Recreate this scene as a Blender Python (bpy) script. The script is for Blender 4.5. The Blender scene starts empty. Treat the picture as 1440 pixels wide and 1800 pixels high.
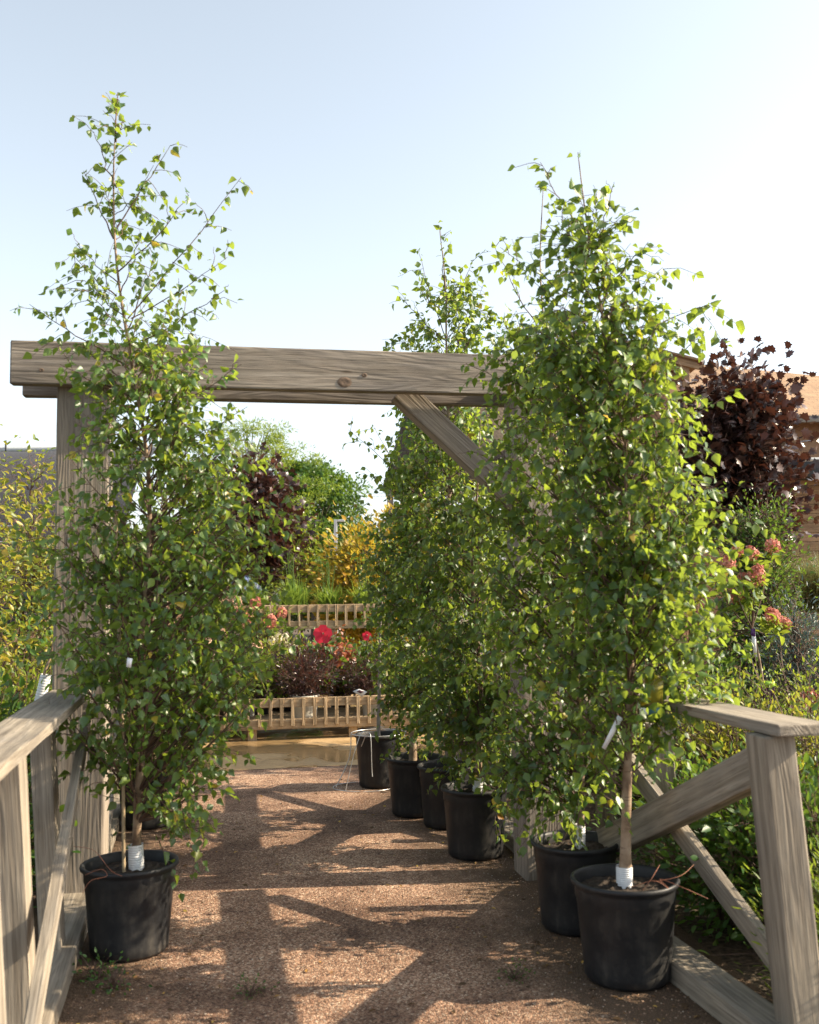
import bpy, math
import numpy as np
from mathutils import Matrix, Vector
R = math.radians
C = bpy.context.scene.collection
SC = bpy.context.scene

# ---------------------------------------------------------------- camera
CAMH, F, PITCH, ROLL = 1.6, 1750.0, math.atan(150/1750), R(-0.8)
cam_d = bpy.data.cameras.new('camera'); cam = bpy.data.objects.new('camera', cam_d); C.objects.link(cam)
CR = (Matrix.Rotation(R(90)+PITCH, 3, 'X') @ Matrix.Rotation(ROLL, 3, 'Z'))
M4 = CR.to_4x4(); M4.translation = Vector((0, 0, CAMH)); cam.matrix_world = M4
cam_d.sensor_fit = 'VERTICAL'; cam_d.sensor_height = 36; cam_d.sensor_width = 28.8; cam_d.lens = 35
cam_d.clip_end = 1000; cam_d.dof.use_dof = True; cam_d.dof.focus_distance = 8.0; cam_d.dof.aperture_fstop = 3.2
SC.camera = cam
# ---------------------------------------------------------------- sky, sun, exposure
SUN_EL, SUN_AZ = 31.7, 3.0          # azimuth measured from +X towards +Y
w = bpy.data.worlds.new('World'); SC.world = w; w.use_nodes = True
nt = w.node_tree; sky = nt.nodes.new('ShaderNodeTexSky'); sky.sky_type = 'NISHITA'; sky.sun_disc = False
sky.sun_elevation = R(SUN_EL); sky.sun_rotation = R(90-SUN_AZ)
sky.air_density = 1.0; sky.dust_density = 1.9; sky.ozone_density = 1.0
hs = nt.nodes.new('ShaderNodeHueSaturation'); hs.inputs['Saturation'].default_value = 0.46; hs.inputs['Hue'].default_value = 0.485
bg = nt.nodes['Background']; bg.inputs[1].default_value = 0.132
nt.links.new(sky.outputs[0], hs.inputs['Color']); nt.links.new(hs.outputs[0], bg.inputs[0])
sd = bpy.data.lights.new('sun', 'SUN'); sun = bpy.data.objects.new('sun', sd); C.objects.link(sun)
sd.energy = 5.0; sd.angle = R(0.5); sd.color = (1.0, 0.84, 0.62)
S = Vector((math.cos(R(SUN_EL))*math.cos(R(SUN_AZ)), math.cos(R(SUN_EL))*math.sin(R(SUN_AZ)), math.sin(R(SUN_EL))))
sun.rotation_euler = S.to_track_quat('Z', 'Y').to_euler(); sun.location = (8, 4, 8)
SC.view_settings.view_transform = 'Standard'; SC.view_settings.look = 'None'
SC.view_settings.exposure = 1.27; SC.view_settings.gamma = 1

# ---------------------------------------------------------------- measuring helpers
def ray(px, py):
    return CR @ Vector(((px-720)/F, -(py-900)/F, -1))
def at(px, py, Y):
    d = ray(px, py); return Vector((d.x*Y/d.y, Y, CAMH + d.z*Y/d.y))
def gnd(px, py, z=0.0):
    d = ray(px, py); k = (z-CAMH)/d.z; return Vector((d.x*k, d.y*k, z))
TH = R(10.5); cT, sT = math.cos(TH), math.sin(TH)
def P(u, v, z=0.0):                 # bridge frame: u across to the right, v along the path
    return Vector((u*cT - v*sT, u*sT + v*cT, z))
rng = np.random.default_rng(7)

# ---------------------------------------------------------------- objects
def tag(o, label=None, cat=None, group=None, kind=None):
    if label: o['label'] = label
    if cat: o['category'] = cat
    if group: o['group'] = group
    if kind: o['kind'] = kind
    return o
def thing(name, loc, label, cat, group=None):
    o = bpy.data.objects.new(name, None); C.objects.link(o); o.location = loc; o.empty_display_size = .1
    return tag(o, label, cat, group)
def link(name, me, mat, parent=None, world=True):
    o = bpy.data.objects.new(name, me); C.objects.link(o)
    if mat and not me.materials: me.materials.append(mat)
    if parent is not None:
        o.parent = parent
        if world:                    # mesh given in world coordinates
            p = parent; off = Vector((0, 0, 0))
            while p: off += p.location; p = p.parent
            o.location = -off
    return o
def mk(name, V, faces, rnd=None, smooth=False):
    """V (n,3); faces: list of (k,m) int arrays"""
    me = bpy.data.meshes.new(name); V = np.asarray(V, dtype=np.float32)
    me.vertices.add(len(V)); me.vertices.foreach_set('co', V.ravel())
    loops = np.concatenate([f.ravel() for f in faces]).astype(np.int32)
    tot = np.concatenate([np.full(len(f), f.shape[1]) for f in faces]).astype(np.int32)
    st = np.concatenate([[0], np.cumsum(tot)[:-1]]).astype(np.int32)
    me.loops.add(len(loops)); me.loops.foreach_set('vertex_index', loops)
    me.polygons.add(len(tot)); me.polygons.foreach_set('loop_start', st); me.polygons.foreach_set('loop_total', tot)
    if smooth: me.polygons.foreach_set('use_smooth', np.ones(len(tot), dtype=bool))
    if rnd is not None:
        a = me.attributes.new('rnd', 'FLOAT', 'FACE'); a.data.foreach_set('value', np.asarray(rnd, dtype=np.float32))
    me.update(calc_edges=True); me.validate()
    return me

# ---------------------------------------------------------------- leaves
def T(v, f): return np.array(v, dtype=float), [np.array(x) for x in f]
LEAF = {}
LEAF['birch'] = T([(0,0,0),(-.30,.22,.10),(-.36,.40,.10),(-.20,.68,.03),(0,1.0,-.10),(.20,.68,.03),(.36,.40,.10),(.30,.22,.10),(0,.34,0),(0,.66,-.02)],
    [[(0,8,2,1),(8,9,3,2),(0,7,6,8),(8,6,5,9)], [(9,4,3),(9,5,4)]])
LEAF['oval'] = T([(0,0,0),(-.22,.3,.06),(-.2,.65,.05),(0,1,-.06),(.2,.65,.05),(.22,.3,.06),(0,.5,0)],
    [[(0,6,2,1),(0,5,4,6)], [(6,3,2),(6,4,3)]])
LEAF['narrow'] = T([(0,0,0),(-.1,.35,.03),(-.08,.7,.0),(0,1,-.1),(.08,.7,0),(.1,.35,.03),(0,.5,-.01)],
    [[(0,6,2,1),(0,5,4,6)], [(6,3,2),(6,4,3)]])
_m = [(0,0,0)] + [(x, y, -.18*(x*x+(y-.35)**2)) for x, y in
     [(.2,.04),(.44,-.06),(.42,.2),(.62,.42),(.4,.48),(.38,.76),(.2,.7),(0,1.0),(-.2,.7),(-.38,.76),(-.4,.48),(-.62,.42),(-.42,.2),(-.44,-.06),(-.2,.04)]] + [(0,.35,.03)]
LEAF['maple'] = T(_m, [[(16,i,i+1) for i in range(0,15)] + [(16,15,0)]])
LEAF['petal'] = T([(-.3,0,0),(.3,0,0),(.4,.7,.1),(0,1,.15),(-.4,.7,.1)], [[(0,1,2,3,4)]])
LEAF['quad'] = T([(0,0,0),(-.28,.45,.08),(0,1,-.05),(.28,.45,.08)], [[(0,3,2,1)]])

def leaves(name, pos, d, size, kind, nrm=None, wid=1.0, rg=None, bend=0.0):
    rg = rg or rng
    pos = np.asarray(pos, float); n = len(pos); d = np.asarray(d, float)
    d = d/np.maximum(np.linalg.norm(d, axis=1, keepdims=True), 1e-6)
    if nrm is None: nrm = rg.normal(size=(n, 3)) + np.array([0, 0, .8])
    x = np.cross(d, nrm); x /= np.maximum(np.linalg.norm(x, axis=1, keepdims=True), 1e-6)
    z = np.cross(x, d)
    tv, tf = LEAF[kind]; k = len(tv)
    size = np.broadcast_to(np.asarray(size, float), (n,))
    cur = rg.uniform(.4, 2.4, n)
    V = (pos[:, None, :] + size[:, None, None]*(tv[None, :, 0:1]*wid*x[:, None, :] + tv[None, :, 1:2]*d[:, None, :]
         + (tv[None, :, 2:3]*cur[:, None, None])*z[:, None, :]))
    faces = []; rn = []; base = (np.arange(n)*k)
    r0 = rg.random(n)
    for f in tf:
        F_ = (base[:, None, None] + f[None]).reshape(-1, f.shape[1]); faces.append(F_); rn.append(np.repeat(r0, len(f)))
    return mk(name, V.reshape(-1, 3), faces, np.concatenate(rn), smooth=(kind in ('birch', 'oval')))

# ---------------------------------------------------------------- tubes
def tubes(name, L, sides=5, smooth=True):
    V = []; Q = []; b = 0
    for pts, rad in L:
        pts = np.asarray(pts, float); n = len(pts); rad = np.broadcast_to(np.asarray(rad, float), (n,))
        t = np.gradient(pts, axis=0); t /= np.maximum(np.linalg.norm(t, axis=1, keepdims=True), 1e-9)
        ref = np.array([1., 0, 0]) if abs(t[:, 0]).mean() < .8 else np.array([0, 1., 0])
        a = np.cross(t, ref); a /= np.maximum(np.linalg.norm(a, axis=1, keepdims=True), 1e-9); c = np.cross(t, a)
        an = np.arange(sides)*2*math.pi/sides
        ring = pts[:, None] + rad[:, None, None]*(np.cos(an)[None, :, None]*a[:, None] + np.sin(an)[None, :, None]*c[:, None])
        V.append(ring.reshape(-1, 3))
        i = np.arange(n-1)[:, None]*sides; j = np.arange(sides)[None]; j2 = (j+1) % sides
        q = np.stack([i+j, i+j2, i+sides+j2, i+sides+j], -1).reshape(-1, 4)+b; Q.append(q)
        b += n*sides
    return mk(name, np.concatenate(V), [np.concatenate(Q)], smooth=smooth)
def lathe(name, prof, n=48, wob=None, cap=True):
    V = []; Q = []
    for (r, z) in prof:
        a = np.arange(n)*2*math.pi/n
        rr = r*(1+(0 if wob is None else wob(a, z))); V.append(np.stack([rr*np.cos(a), rr*np.sin(a), np.full(n, z)], 1))
    for i in range(len(prof)-1):
        j = np.arange(n); j2 = (j+1) % n
        Q.append(np.stack([i*n+j, i*n+j2, (i+1)*n+j2, (i+1)*n+j], 1))
    return mk(name, np.concatenate(V), [np.concatenate(Q)], smooth=True)
def smooth_line(pts, n=24):
    pts = np.asarray(pts, float); m = len(pts); t = np.linspace(0, m-1, n)
    out = []
    for x in t:
        i = min(int(x), m-2); f = x-i
        p0 = pts[max(i-1, 0)]; p1 = pts[i]; p2 = pts[i+1]; p3 = pts[min(i+2, m-1)]
        out.append(.5*((2*p1)+(-p0+p2)*f+(2*p0-5*p1+4*p2-p3)*f*f+(-p0+3*p1-3*p2+p3)*f**3))
    return np.array(out)

# ---------------------------------------------------------------- materials
def newmat(name):
    m = bpy.data.materials.new(name); m.use_nodes = True; n = m.node_tree; p = n.nodes['Principled BSDF']
    return m, n, p
def N(n, t, **k):
    o = n.nodes.new(t)
    for a, b in k.items():
        if a in o.inputs.keys(): o.inputs[a].default_value = b
        else: setattr(o, a, b)
    return o
def ramp(n, src, stops, interp='LINEAR'):
    r = n.nodes.new('ShaderNodeValToRGB'); r.color_ramp.interpolation = interp
    e = r.color_ramp.elements
    while len(e) < len(stops): e.new(.5)
    for i, (p, c) in enumerate(stops):
        e[i].position = p; e[i].color = (*c, 1) if len(c) == 3 else c
    n.links.new(src, r.inputs[0]); return r
def mixc(n, a, b, fac, mode='MIX'):
    m = n.nodes.new('ShaderNodeMix'); m.data_type = 'RGBA'; m.blend_type = mode
    for s, v in ((0, fac), (6, a), (7, b)):
        if hasattr(v, 'is_linked') or hasattr(v, 'links'): n.links.new(v, m.inputs[s])
        else: m.inputs[s].default_value = v if s == 0 else ((*v, 1) if len(v) == 3 else v)
    return m.outputs[2]
def bump(n, p, h, strength=.5, dist=.01):
    b = N(n, 'ShaderNodeBump'); b.inputs['Strength'].default_value = strength; b.inputs['Distance'].default_value = dist
    n.links.new(h, b.inputs['Height']); n.links.new(b.outputs[0], p.inputs['Normal'])
def leaf_mat(name, stops, trans=(.3, .42, .05), tf=.32, rough=.42, spec=.5, nscale=3.0):
    m, n, p = newmat(name)
    a = N(n, 'ShaderNodeAttribute'); a.attribute_name = 'rnd'
    r = ramp(n, a.outputs['Fac'], stops)
    tc = N(n, 'ShaderNodeTexCoord'); no = N(n, 'ShaderNodeTexNoise', Scale=nscale, Detail=2.0)
    n.links.new(tc.outputs['Object'], no.inputs['Vector'])
    v = ramp(n, no.outputs['Fac'], [(.3, (.72, .78, .8)), (.7, (1.25, 1.15, 1.0))])
    c = mixc(n, r.outputs[0], v.outputs[0], 1.0, 'MULTIPLY')
    geo = N(n, 'ShaderNodeNewGeometry')
    c2 = mixc(n, c, (.16, .2, .11), 0.0)
    n.links.new(c, p.inputs['Base Color']); p.inputs['Roughness'].default_value = rough
    p.inputs['Specular IOR Level'].default_value = spec
    t = N(n, 'ShaderNodeBsdfTranslucent')
    tcx = mixc(n, c, (*trans,), .62); n.links.new(tcx, t.inputs['Color'])
    ms = N(n, 'ShaderNodeMixShader'); ms.inputs[0].default_value = tf
    n.links.new(p.outputs[0], ms.inputs[1]); n.links.new(t.outputs[0], ms.inputs[2])
    n.links.new(ms.outputs[0], n.nodes['Material Output'].inputs[0])
    return m
def plain(name, col, rough=.6, noise=.25, scale=20., metal=0., bmp=0.0, spec=.5):
    m, n, p = newmat(name); tc = N(n, 'ShaderNodeTexCoord'); no = N(n, 'ShaderNodeTexNoise', Scale=scale, Detail=5.0)
    n.links.new(tc.outputs['Object'], no.inputs['Vector'])
    lo = tuple(x*(1-noise) for x in col); hi = tuple(min(1, x*(1+noise)) for x in col)
    r = ramp(n, no.outputs['Fac'], [(.3, lo), (.7, hi)]); n.links.new(r.outputs[0], p.inputs['Base Color'])
    p.inputs['Roughness'].default_value = rough; p.inputs['Metallic'].default_value = metal
    p.inputs['Specular IOR Level'].default_value = spec
    if bmp: bump(n, p, no.outputs['Fac'], bmp, .01)
    return m
def wood_mat(name, dark, mid, light, grain=1.0, knots=True):
    """grain runs along local X of each board"""
    m, n, p = newmat(name); tc = N(n, 'ShaderNodeTexCoord'); oi = N(n, 'ShaderNodeObjectInfo')
    off = N(n, 'ShaderNodeVectorMath', operation='MULTIPLY_ADD')
    cmb = N(n, 'ShaderNodeCombineXYZ')
    for i in range(3): n.links.new(oi.outputs['Random'], cmb.inputs[i])
    n.links.new(cmb.outputs[0], off.inputs[0]); off.inputs[1].default_value = (17., 9., 13.); n.links.new(tc.outputs['Object'], off.inputs[2])
    def nz(sx, sy, scale, detail=4., dist=0.):
        mp = N(n, 'ShaderNodeMapping'); mp.inputs['Scale'].default_value = (sx, sy, sy); n.links.new(off.outputs[0], mp.inputs[0])
        o = N(n, 'ShaderNodeTexNoise', Scale=scale, Detail=detail, Distortion=dist); n.links.new(mp.outputs[0], o.inputs['Vector']); return o
    broad = nz(.7, 6., 1.0, 2.0)
    # growth rings: sine of a warped field
    ma = N(n, 'ShaderNodeMath', operation='MULTIPLY'); ma.inputs[1].default_value = 95.; n.links.new(broad.outputs['Fac'], ma.inputs[0])
    si = N(n, 'ShaderNodeMath', operation='SINE'); n.links.new(ma.outputs[0], si.inputs[0])
    fine = nz(6., 190., 1.0, 6.0)
    streak = nz(.6, 34., 1.0, 5.0)
    blot = nz(2., 5., 1.3, 3.0)
    c0 = ramp(n, streak.outputs['Fac'], [(.3, dark), (.5, mid), (.72, light)])
    rr = ramp(n, si.outputs[0], [(.0, (.72, .68, .64)), (.55, (1, 1, 1))])
    c1 = mixc(n, c0.outputs[0], rr.outputs[0], .22, 'MULTIPLY')
    fr = ramp(n, fine.outputs['Fac'], [(.32, (.35, .32, .3)), (.5, (1, 1, 1)), (.7, (1.12, 1.12, 1.12))])
    c2 = mixc(n, c1, fr.outputs[0], .5, 'MULTIPLY')
    br = ramp(n, blot.outputs['Fac'], [(.35, (.72, .70, .70)), (.6, (1.08, 1.03, .97))])
    c3 = mixc(n, c2, br.outputs[0], .8, 'MULTIPLY')
    col = c3
    if knots:
        mp = N(n, 'ShaderNodeMapping'); mp.inputs['Scale'].default_value = (1.5, 5., 5.); n.links.new(off.outputs[0], mp.inputs[0])
        vo = N(n, 'ShaderNodeTexVoronoi', Scale=1.0); n.links.new(mp.outputs[0], vo.inputs['Vector'])
        kr = ramp(n, vo.outputs['Distance'], [(0.0, (.22, .15, .1)), (.045, (.45, .36, .3)), (.075, (1, 1, 1))])
        col = mixc(n, c3, kr.outputs[0], .85, 'MULTIPLY')
    n.links.new(col, p.inputs['Base Color']); p.inputs['Roughness'].default_value = .82
    p.inputs['Specular IOR Level'].default_value = .25
    ad = N(n, 'ShaderNodeMath', operation='ADD'); n.links.new(fine.outputs['Fac'], ad.inputs[0])
    m2 = N(n, 'ShaderNodeMath', operation='MULTIPLY'); m2.inputs[1].default_value = .25; n.links.new(si.outputs[0], m2.inputs[0]); n.links.new(m2.outputs[0], ad.inputs[1])
    bump(n, p, ad.outputs[0], .55, .004)
    return m

M_WOOD = wood_mat('weathered_timber', (.19, .168, .142), (.265, .236, .202), (.345, .315, .28))
M_RAIL = wood_mat('railing_timber', (.17, .15, .122), (.25, .225, .185), (.35, .32, .272))
M_BENCH = wood_mat('bench_timber', (.31, .23, .14), (.42, .32, .205), (.53, .425, .295))
M_FENCE = wood_mat('cedar_boards', (.22, .145, .085), (.30, .205, .125), (.37, .265, .17), knots=False)
M_POT = plain('black_pot_plastic', (.016, .017, .019), .5, .6, 6., bmp=.05, spec=.35)
def pot_mat():
    m, n, p = newmat('black_nursery_plastic'); tc = N(n, 'ShaderNodeTexCoord'); a = N(n, 'ShaderNodeTexNoise', Scale=7., Detail=6., Roughness=.7); n.links.new(tc.outputs['Object'], a.inputs['Vector'])
    mp = N(n, 'ShaderNodeMapping'); mp.inputs['Scale'].default_value = (30, 30, 4); n.links.new(tc.outputs['Object'], mp.inputs[0])
    b = N(n, 'ShaderNodeTexNoise', Scale=1., Detail=5.); n.links.new(mp.outputs[0], b.inputs['Vector'])
    sx = N(n, 'ShaderNodeSeparateXYZ'); n.links.new(tc.outputs['Object'], sx.inputs[0])
    lo = ramp(n, sx.outputs[2], [(0, (1, 1, 1)), (.10, (.25, .25, .25)), (.3, (.12, .12, .12))])
    r1 = ramp(n, a.outputs['Fac'], [(.45, (0, 0, 0)), (.72, (1, 1, 1))]); r2 = ramp(n, b.outputs['Fac'], [(.35, (.2, .2, .2)), (.7, (1, 1, 1))])
    f = mixc(n, r1.outputs[0], r2.outputs[0], 1., 'MULTIPLY'); f2 = mixc(n, f, lo.outputs[0], .75, 'MULTIPLY')
    n.links.new(mixc(n, (.013, .014, .016), (.13, .115, .095), f2), p.inputs['Base Color'])
    ro = ramp(n, a.outputs['Fac'], [(.3, (.38, .38, .38)), (.7, (.7, .7, .7))]); n.links.new(ro.outputs[0], p.inputs['Roughness'])
    p.inputs['Specular IOR Level'].default_value = .35; bump(n, p, a.outputs['Fac'], .12, .01); return m
M_POT = pot_mat()
M_SOIL = plain('potting_soil', (.03, .02, .013), .95, .7, 60., bmp=.9)
M_GUARD = plain('white_guard_plastic', (.68, .69, .70), .55, .05)
M_CANE = plain('bamboo_cane', (.33, .25, .15), .7, .25)
def bark_mat():
    m, n, p = newmat('birch_bark'); tc = N(n, 'ShaderNodeTexCoord')
    mp = N(n, 'ShaderNodeMapping'); mp.inputs['Scale'].default_value = (12, 12, 120); n.links.new(tc.outputs['Object'], mp.inputs[0])
    a = N(n, 'ShaderNodeTexNoise', Scale=1., Detail=4.); n.links.new(mp.outputs[0], a.inputs['Vector'])
    b = N(n, 'ShaderNodeTexNoise', Scale=13., Detail=5.); n.links.new(tc.outputs['Object'], b.inputs['Vector'])
    r = ramp(n, b.outputs['Fac'], [(.32, (.10, .06, .035)), (.48, (.24, .165, .105)), (.7, (.36, .28, .20))])
    q = ramp(n, a.outputs['Fac'], [(.30, (.5, .43, .38)), (.38, (1, 1, 1)), (.72, (1, 1, 1)), (.8, (1.2, 1.2, 1.2))])
    n.links.new(mixc(n, r.outputs[0], q.outputs[0], 1., 'MULTIPLY'), p.inputs['Base Color']); p.inputs['Roughness'].default_value = .8
    bump(n, p, b.outputs['Fac'], .6, .008); return m
M_TRUNK = bark_mat()
M_TWIG = plain('twig_bark', (.10, .058, .04), .75, .3)
M_DARKBARK = plain('dark_bark', (.09, .065, .045), .85, .4, 12., bmp=.5)
M_WIRE = plain('galvanised_wire', (.55, .55, .55), .35, .1, metal=.7)
M_TWINE = plain('orange_twine', (.26, .10, .055), .7, .2)
M_TAG = plain('white_tag', (.72, .73, .75), .5, .04)
M_BIRCH = leaf_mat('birch_leaf', [(0, (.018, .066, .025)), (.35, (.042, .110, .030)), (.75, (.082, .162, .034)), (.985, (.13, .20, .04)), (.992, (.42, .30, .03)), (1, (.5, .33, .03))], (.56, .70, .06), .40, .42, .7)
M_BIRCHD = leaf_mat('birch_leaf_shaded', [(0, (.014, .05, .02)), (.4, (.026, .075, .022)), (.85, (.045, .105, .024)), (.97, (.08, .13, .03)), (1, (.35, .16, .03))], (.48, .60, .05), .38, .45, .6)  # darker copy of the birch leaf, crown shade put into the colour

# ================================================================ SETTING
def sheet(name, pts, z, mat, nx=1):
    V = np.array([(p[0], p[1], z) for p in pts]); me = mk(name, V, [np.array([[0, 1, 2, 3]])]); o = link(name, me, mat); o['kind'] = 'structure'; return o
def ground_mat():
    m, n, p = newmat('planting_soil'); tc = N(n, 'ShaderNodeTexCoord')
    a = N(n, 'ShaderNodeTexNoise', Scale=35., Detail=6.); b = N(n, 'ShaderNodeTexNoise', Scale=1.2, Detail=4.)
    n.links.new(tc.outputs['Object'], a.inputs['Vector']); n.links.new(tc.outputs['Object'], b.inputs['Vector'])
    r = ramp(n, a.outputs['Fac'], [(.35, (.035, .022, .014)), (.55, (.10, .068, .045)), (.75, (.2, .14, .1))])
    r2 = ramp(n, b.outputs['Fac'], [(.4, (.7, .75, .6)), (.6, (1.1, 1., 1.))])
    n.links.new(mixc(n, r.outputs[0], r2.outputs[0], 1., 'MULTIPLY'), p.inputs['Base Color']); p.inputs['Roughness'].default_value = .95
    bump(n, p, a.outputs['Fac'], .8, .03); return m
def gravel_mat():
    m, n, p = newmat('red_gravel'); tc = N(n, 'ShaderNodeTexCoord')
    v1 = N(n, 'ShaderNodeTexVoronoi', Scale=150.); v2 = N(n, 'ShaderNodeTexVoronoi', Scale=70.)
    b = N(n, 'ShaderNodeTexNoise', Scale=1.1, Detail=5., Roughness=.6); c = N(n, 'ShaderNodeTexNoise', Scale=300., Detail=3.)
    d = N(n, 'ShaderNodeTexNoise', Scale=6., Detail=6., Roughness=.65)
    for x in (v1, v2, b, c, d): n.links.new(tc.outputs['Object'], x.inputs['Vector'])
    s1 = N(n, 'ShaderNodeSeparateColor'); n.links.new(v1.outputs['Color'], s1.inputs[0])
    r = ramp(n, s1.outputs[0], [(0, (.07, .036, .022)), (.25, (.17, .092, .058)), (.5, (.29, .17, .115)), (.75, (.38, .25, .18)), (.93, (.46, .35, .28)), (1, (.62, .55, .47))])
    s2 = N(n, 'ShaderNodeSeparateColor'); n.links.new(v2.outputs['Color'], s2.inputs[0])
    q = ramp(n, s2.outputs[1], [(0, (.55, .5, .48)), (.5, (1, 1, 1)), (.94, (1.1, 1.08, 1.05)), (1, (1.55, 1.5, 1.5))])
    x1 = mixc(n, r.outputs[0], q.outputs[0], .6, 'MULTIPLY')
    pat = ramp(n, b.outputs['Fac'], [(.38, (.50, .43, .38)), (.5, (.88, .82, .78)), (.6, (1.2, 1.18, 1.16))])
    x2 = mixc(n, x1, pat.outputs[0], 1., 'MULTIPLY')
    deb = ramp(n, d.outputs['Fac'], [(.33, (.45, .36, .3)), (.47, (1, 1, 1))])
    x3 = mixc(n, x2, deb.outputs[0], .75, 'MULTIPLY')
    dt = N(n, 'ShaderNodeVectorMath', operation='DOT_PRODUCT'); n.links.new(tc.outputs['Object'], dt.inputs[0]); dt.inputs[1].default_value = (cT, sT, 0)
    eg = N(n, 'ShaderNodeMath', operation='SUBTRACT'); n.links.new(dt.outputs['Value'], eg.inputs[0]); eg.inputs[1].default_value = .45
    ab = N(n, 'ShaderNodeMath', operation='ABSOLUTE'); n.links.new(eg.outputs[0], ab.inputs[0])
    ed = N(n, 'ShaderNodeTexNoise', Scale=3.5, Detail=7., Roughness=.7); n.links.new(tc.outputs['Object'], ed.inputs['Vector'])
    sm = N(n, 'ShaderNodeMath', operation='MULTIPLY_ADD'); n.links.new(ed.outputs['Fac'], sm.inputs[0]); sm.inputs[1].default_value = .9; n.links.new(ab.outputs[0], sm.inputs[2])
    mr = N(n, 'ShaderNodeMapRange'); mr.inputs['From Min'].default_value = 1.05; mr.inputs['From Max'].default_value = 1.5; n.links.new(sm.outputs[0], mr.inputs['Value'])
    crumb = ramp(n, c.outputs['Fac'], [(.35, (.03, .018, .01)), (.6, (.11, .065, .035)), (.75, (.24, .15, .09))])
    x3 = mixc(n, x3, crumb.outputs[0], mr.outputs[0])
    hv = N(n, 'ShaderNodeHueSaturation'); hv.inputs['Saturation'].default_value = .93; hv.inputs['Value'].default_value = 1.14; n.links.new(mixc(n, x3, (1.04, 1., .88), 1., 'MULTIPLY'), hv.inputs['Color']); x3 = hv.outputs[0]
    n.links.new(x3, p.inputs['Base Color']); p.inputs['Roughness'].default_value = .9
    h = N(n, 'ShaderNodeMath', operation='ADD'); n.links.new(v1.outputs['Distance'], h.inputs[0]); n.links.new(v2.outputs['Distance'], h.inputs[1])
    inv = N(n, 'ShaderNodeMath', operation='MULTIPLY'); inv.inputs[1].default_value = -1; n.links.new(h.outputs[0], inv.inputs[0])
    bump(n, p, inv.outputs[0], .9, .008); return m
def concrete_mat():
    m, n, p = newmat('wet_tan_concrete'); tc = N(n, 'ShaderNodeTexCoord')
    a = N(n, 'ShaderNodeTexNoise', Scale=50., Detail=6.); b = N(n, 'ShaderNodeTexNoise', Scale=.9, Detail=3.)
    for x in (a, b): n.links.new(tc.outputs['Object'], x.inputs['Vector'])
    r = ramp(n, a.outputs['Fac'], [(.3, (.30, .195, .09)), (.6, (.40, .27, .13)), (.8, (.48, .35, .2))])
    wet = ramp(n, b.outputs['Fac'], [(.45, (1, 1, 1)), (.53, (.78, .76, .74))])
    n.links.new(mixc(n, r.outputs[0], wet.outputs[0], 1., 'MULTIPLY'), p.inputs['Base Color'])
    ro = ramp(n, b.outputs['Fac'], [(.47, (.75, .75, .75)), (.52, (.16, .16, .16))]); n.links.new(ro.outputs[0], p.inputs['Roughness'])
    bump(n, p, a.outputs['Fac'], .08, .002); return m
sheet('ground', [(-300, -60), (300, -60), (300, 500), (-300, 500)], 0, ground_mat())
sheet('gravel_path', [P(-.62, -2), P(1.95, -2), P(2.3, 9.75), P(-1.2, 9.75)], .004, gravel_mat())
sheet('yard_pavement', [P(-16, 9.65), P(12, 9.65), P(12, 30), P(-16, 30)], .008, concrete_mat())

# ---------------------------------------------------------------- boards
import bmesh
def board(name, p0, p1, w, t, mat, parent=None, up=(0, 0, 1), bev=.006, wear=.0011):
    """timber from p0 to p1 (centre line); w measured across, t measured along `up`"""
    p0, p1 = Vector(p0), Vector(p1); L = (p1-p0).length; x = (p1-p0).normalized()
    z = Vector(up); z = (z - x*z.dot(x)).normalized(); y = z.cross(x)
    bm = bmesh.new(); bmesh.ops.create_cube(bm, size=1); bmesh.ops.scale(bm, vec=(L, w, t), verts=bm.verts)
    long_e = [e for e in bm.edges if abs(e.verts[0].co.x-e.verts[1].co.x) > L*.5]
    if L > .5: bmesh.ops.subdivide_edges(bm, edges=long_e, cuts=max(2, int(L/.22)))
    ed = [e for e in bm.edges if e.is_manifold and e.calc_face_angle(0) > .5]
    if bev: bmesh.ops.bevel(bm, geom=ed, offset=min(bev, w*.2, t*.2), segments=2, affect='EDGES', profile=.6)
    rg = np.random.default_rng(int(abs(p0.x*997+p0.y*331+L*77)*10) % 99991)
    for v in bm.verts: v.co += Vector(rg.normal(size=3)*wear)
    me = bpy.data.meshes.new(name); bm.to_mesh(me); bm.free()
    o = bpy.data.objects.new(name, me); C.objects.link(o); me.materials.append(mat)
    m = Matrix(((x.x, y.x, z.x), (x.y, y.y, z.y), (x.z, y.z, z.z))).to_4x4(); m.translation = (p0+p1)/2
    if parent is not None:
        o.parent = parent; off = Vector((0, 0, 0)); p = parent
        while p: off += p.location; p = p.parent
        m.translation -= off
    o.matrix_basis = m
    return o
UPA = P(0, 1)           # along the bridge axis
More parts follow.
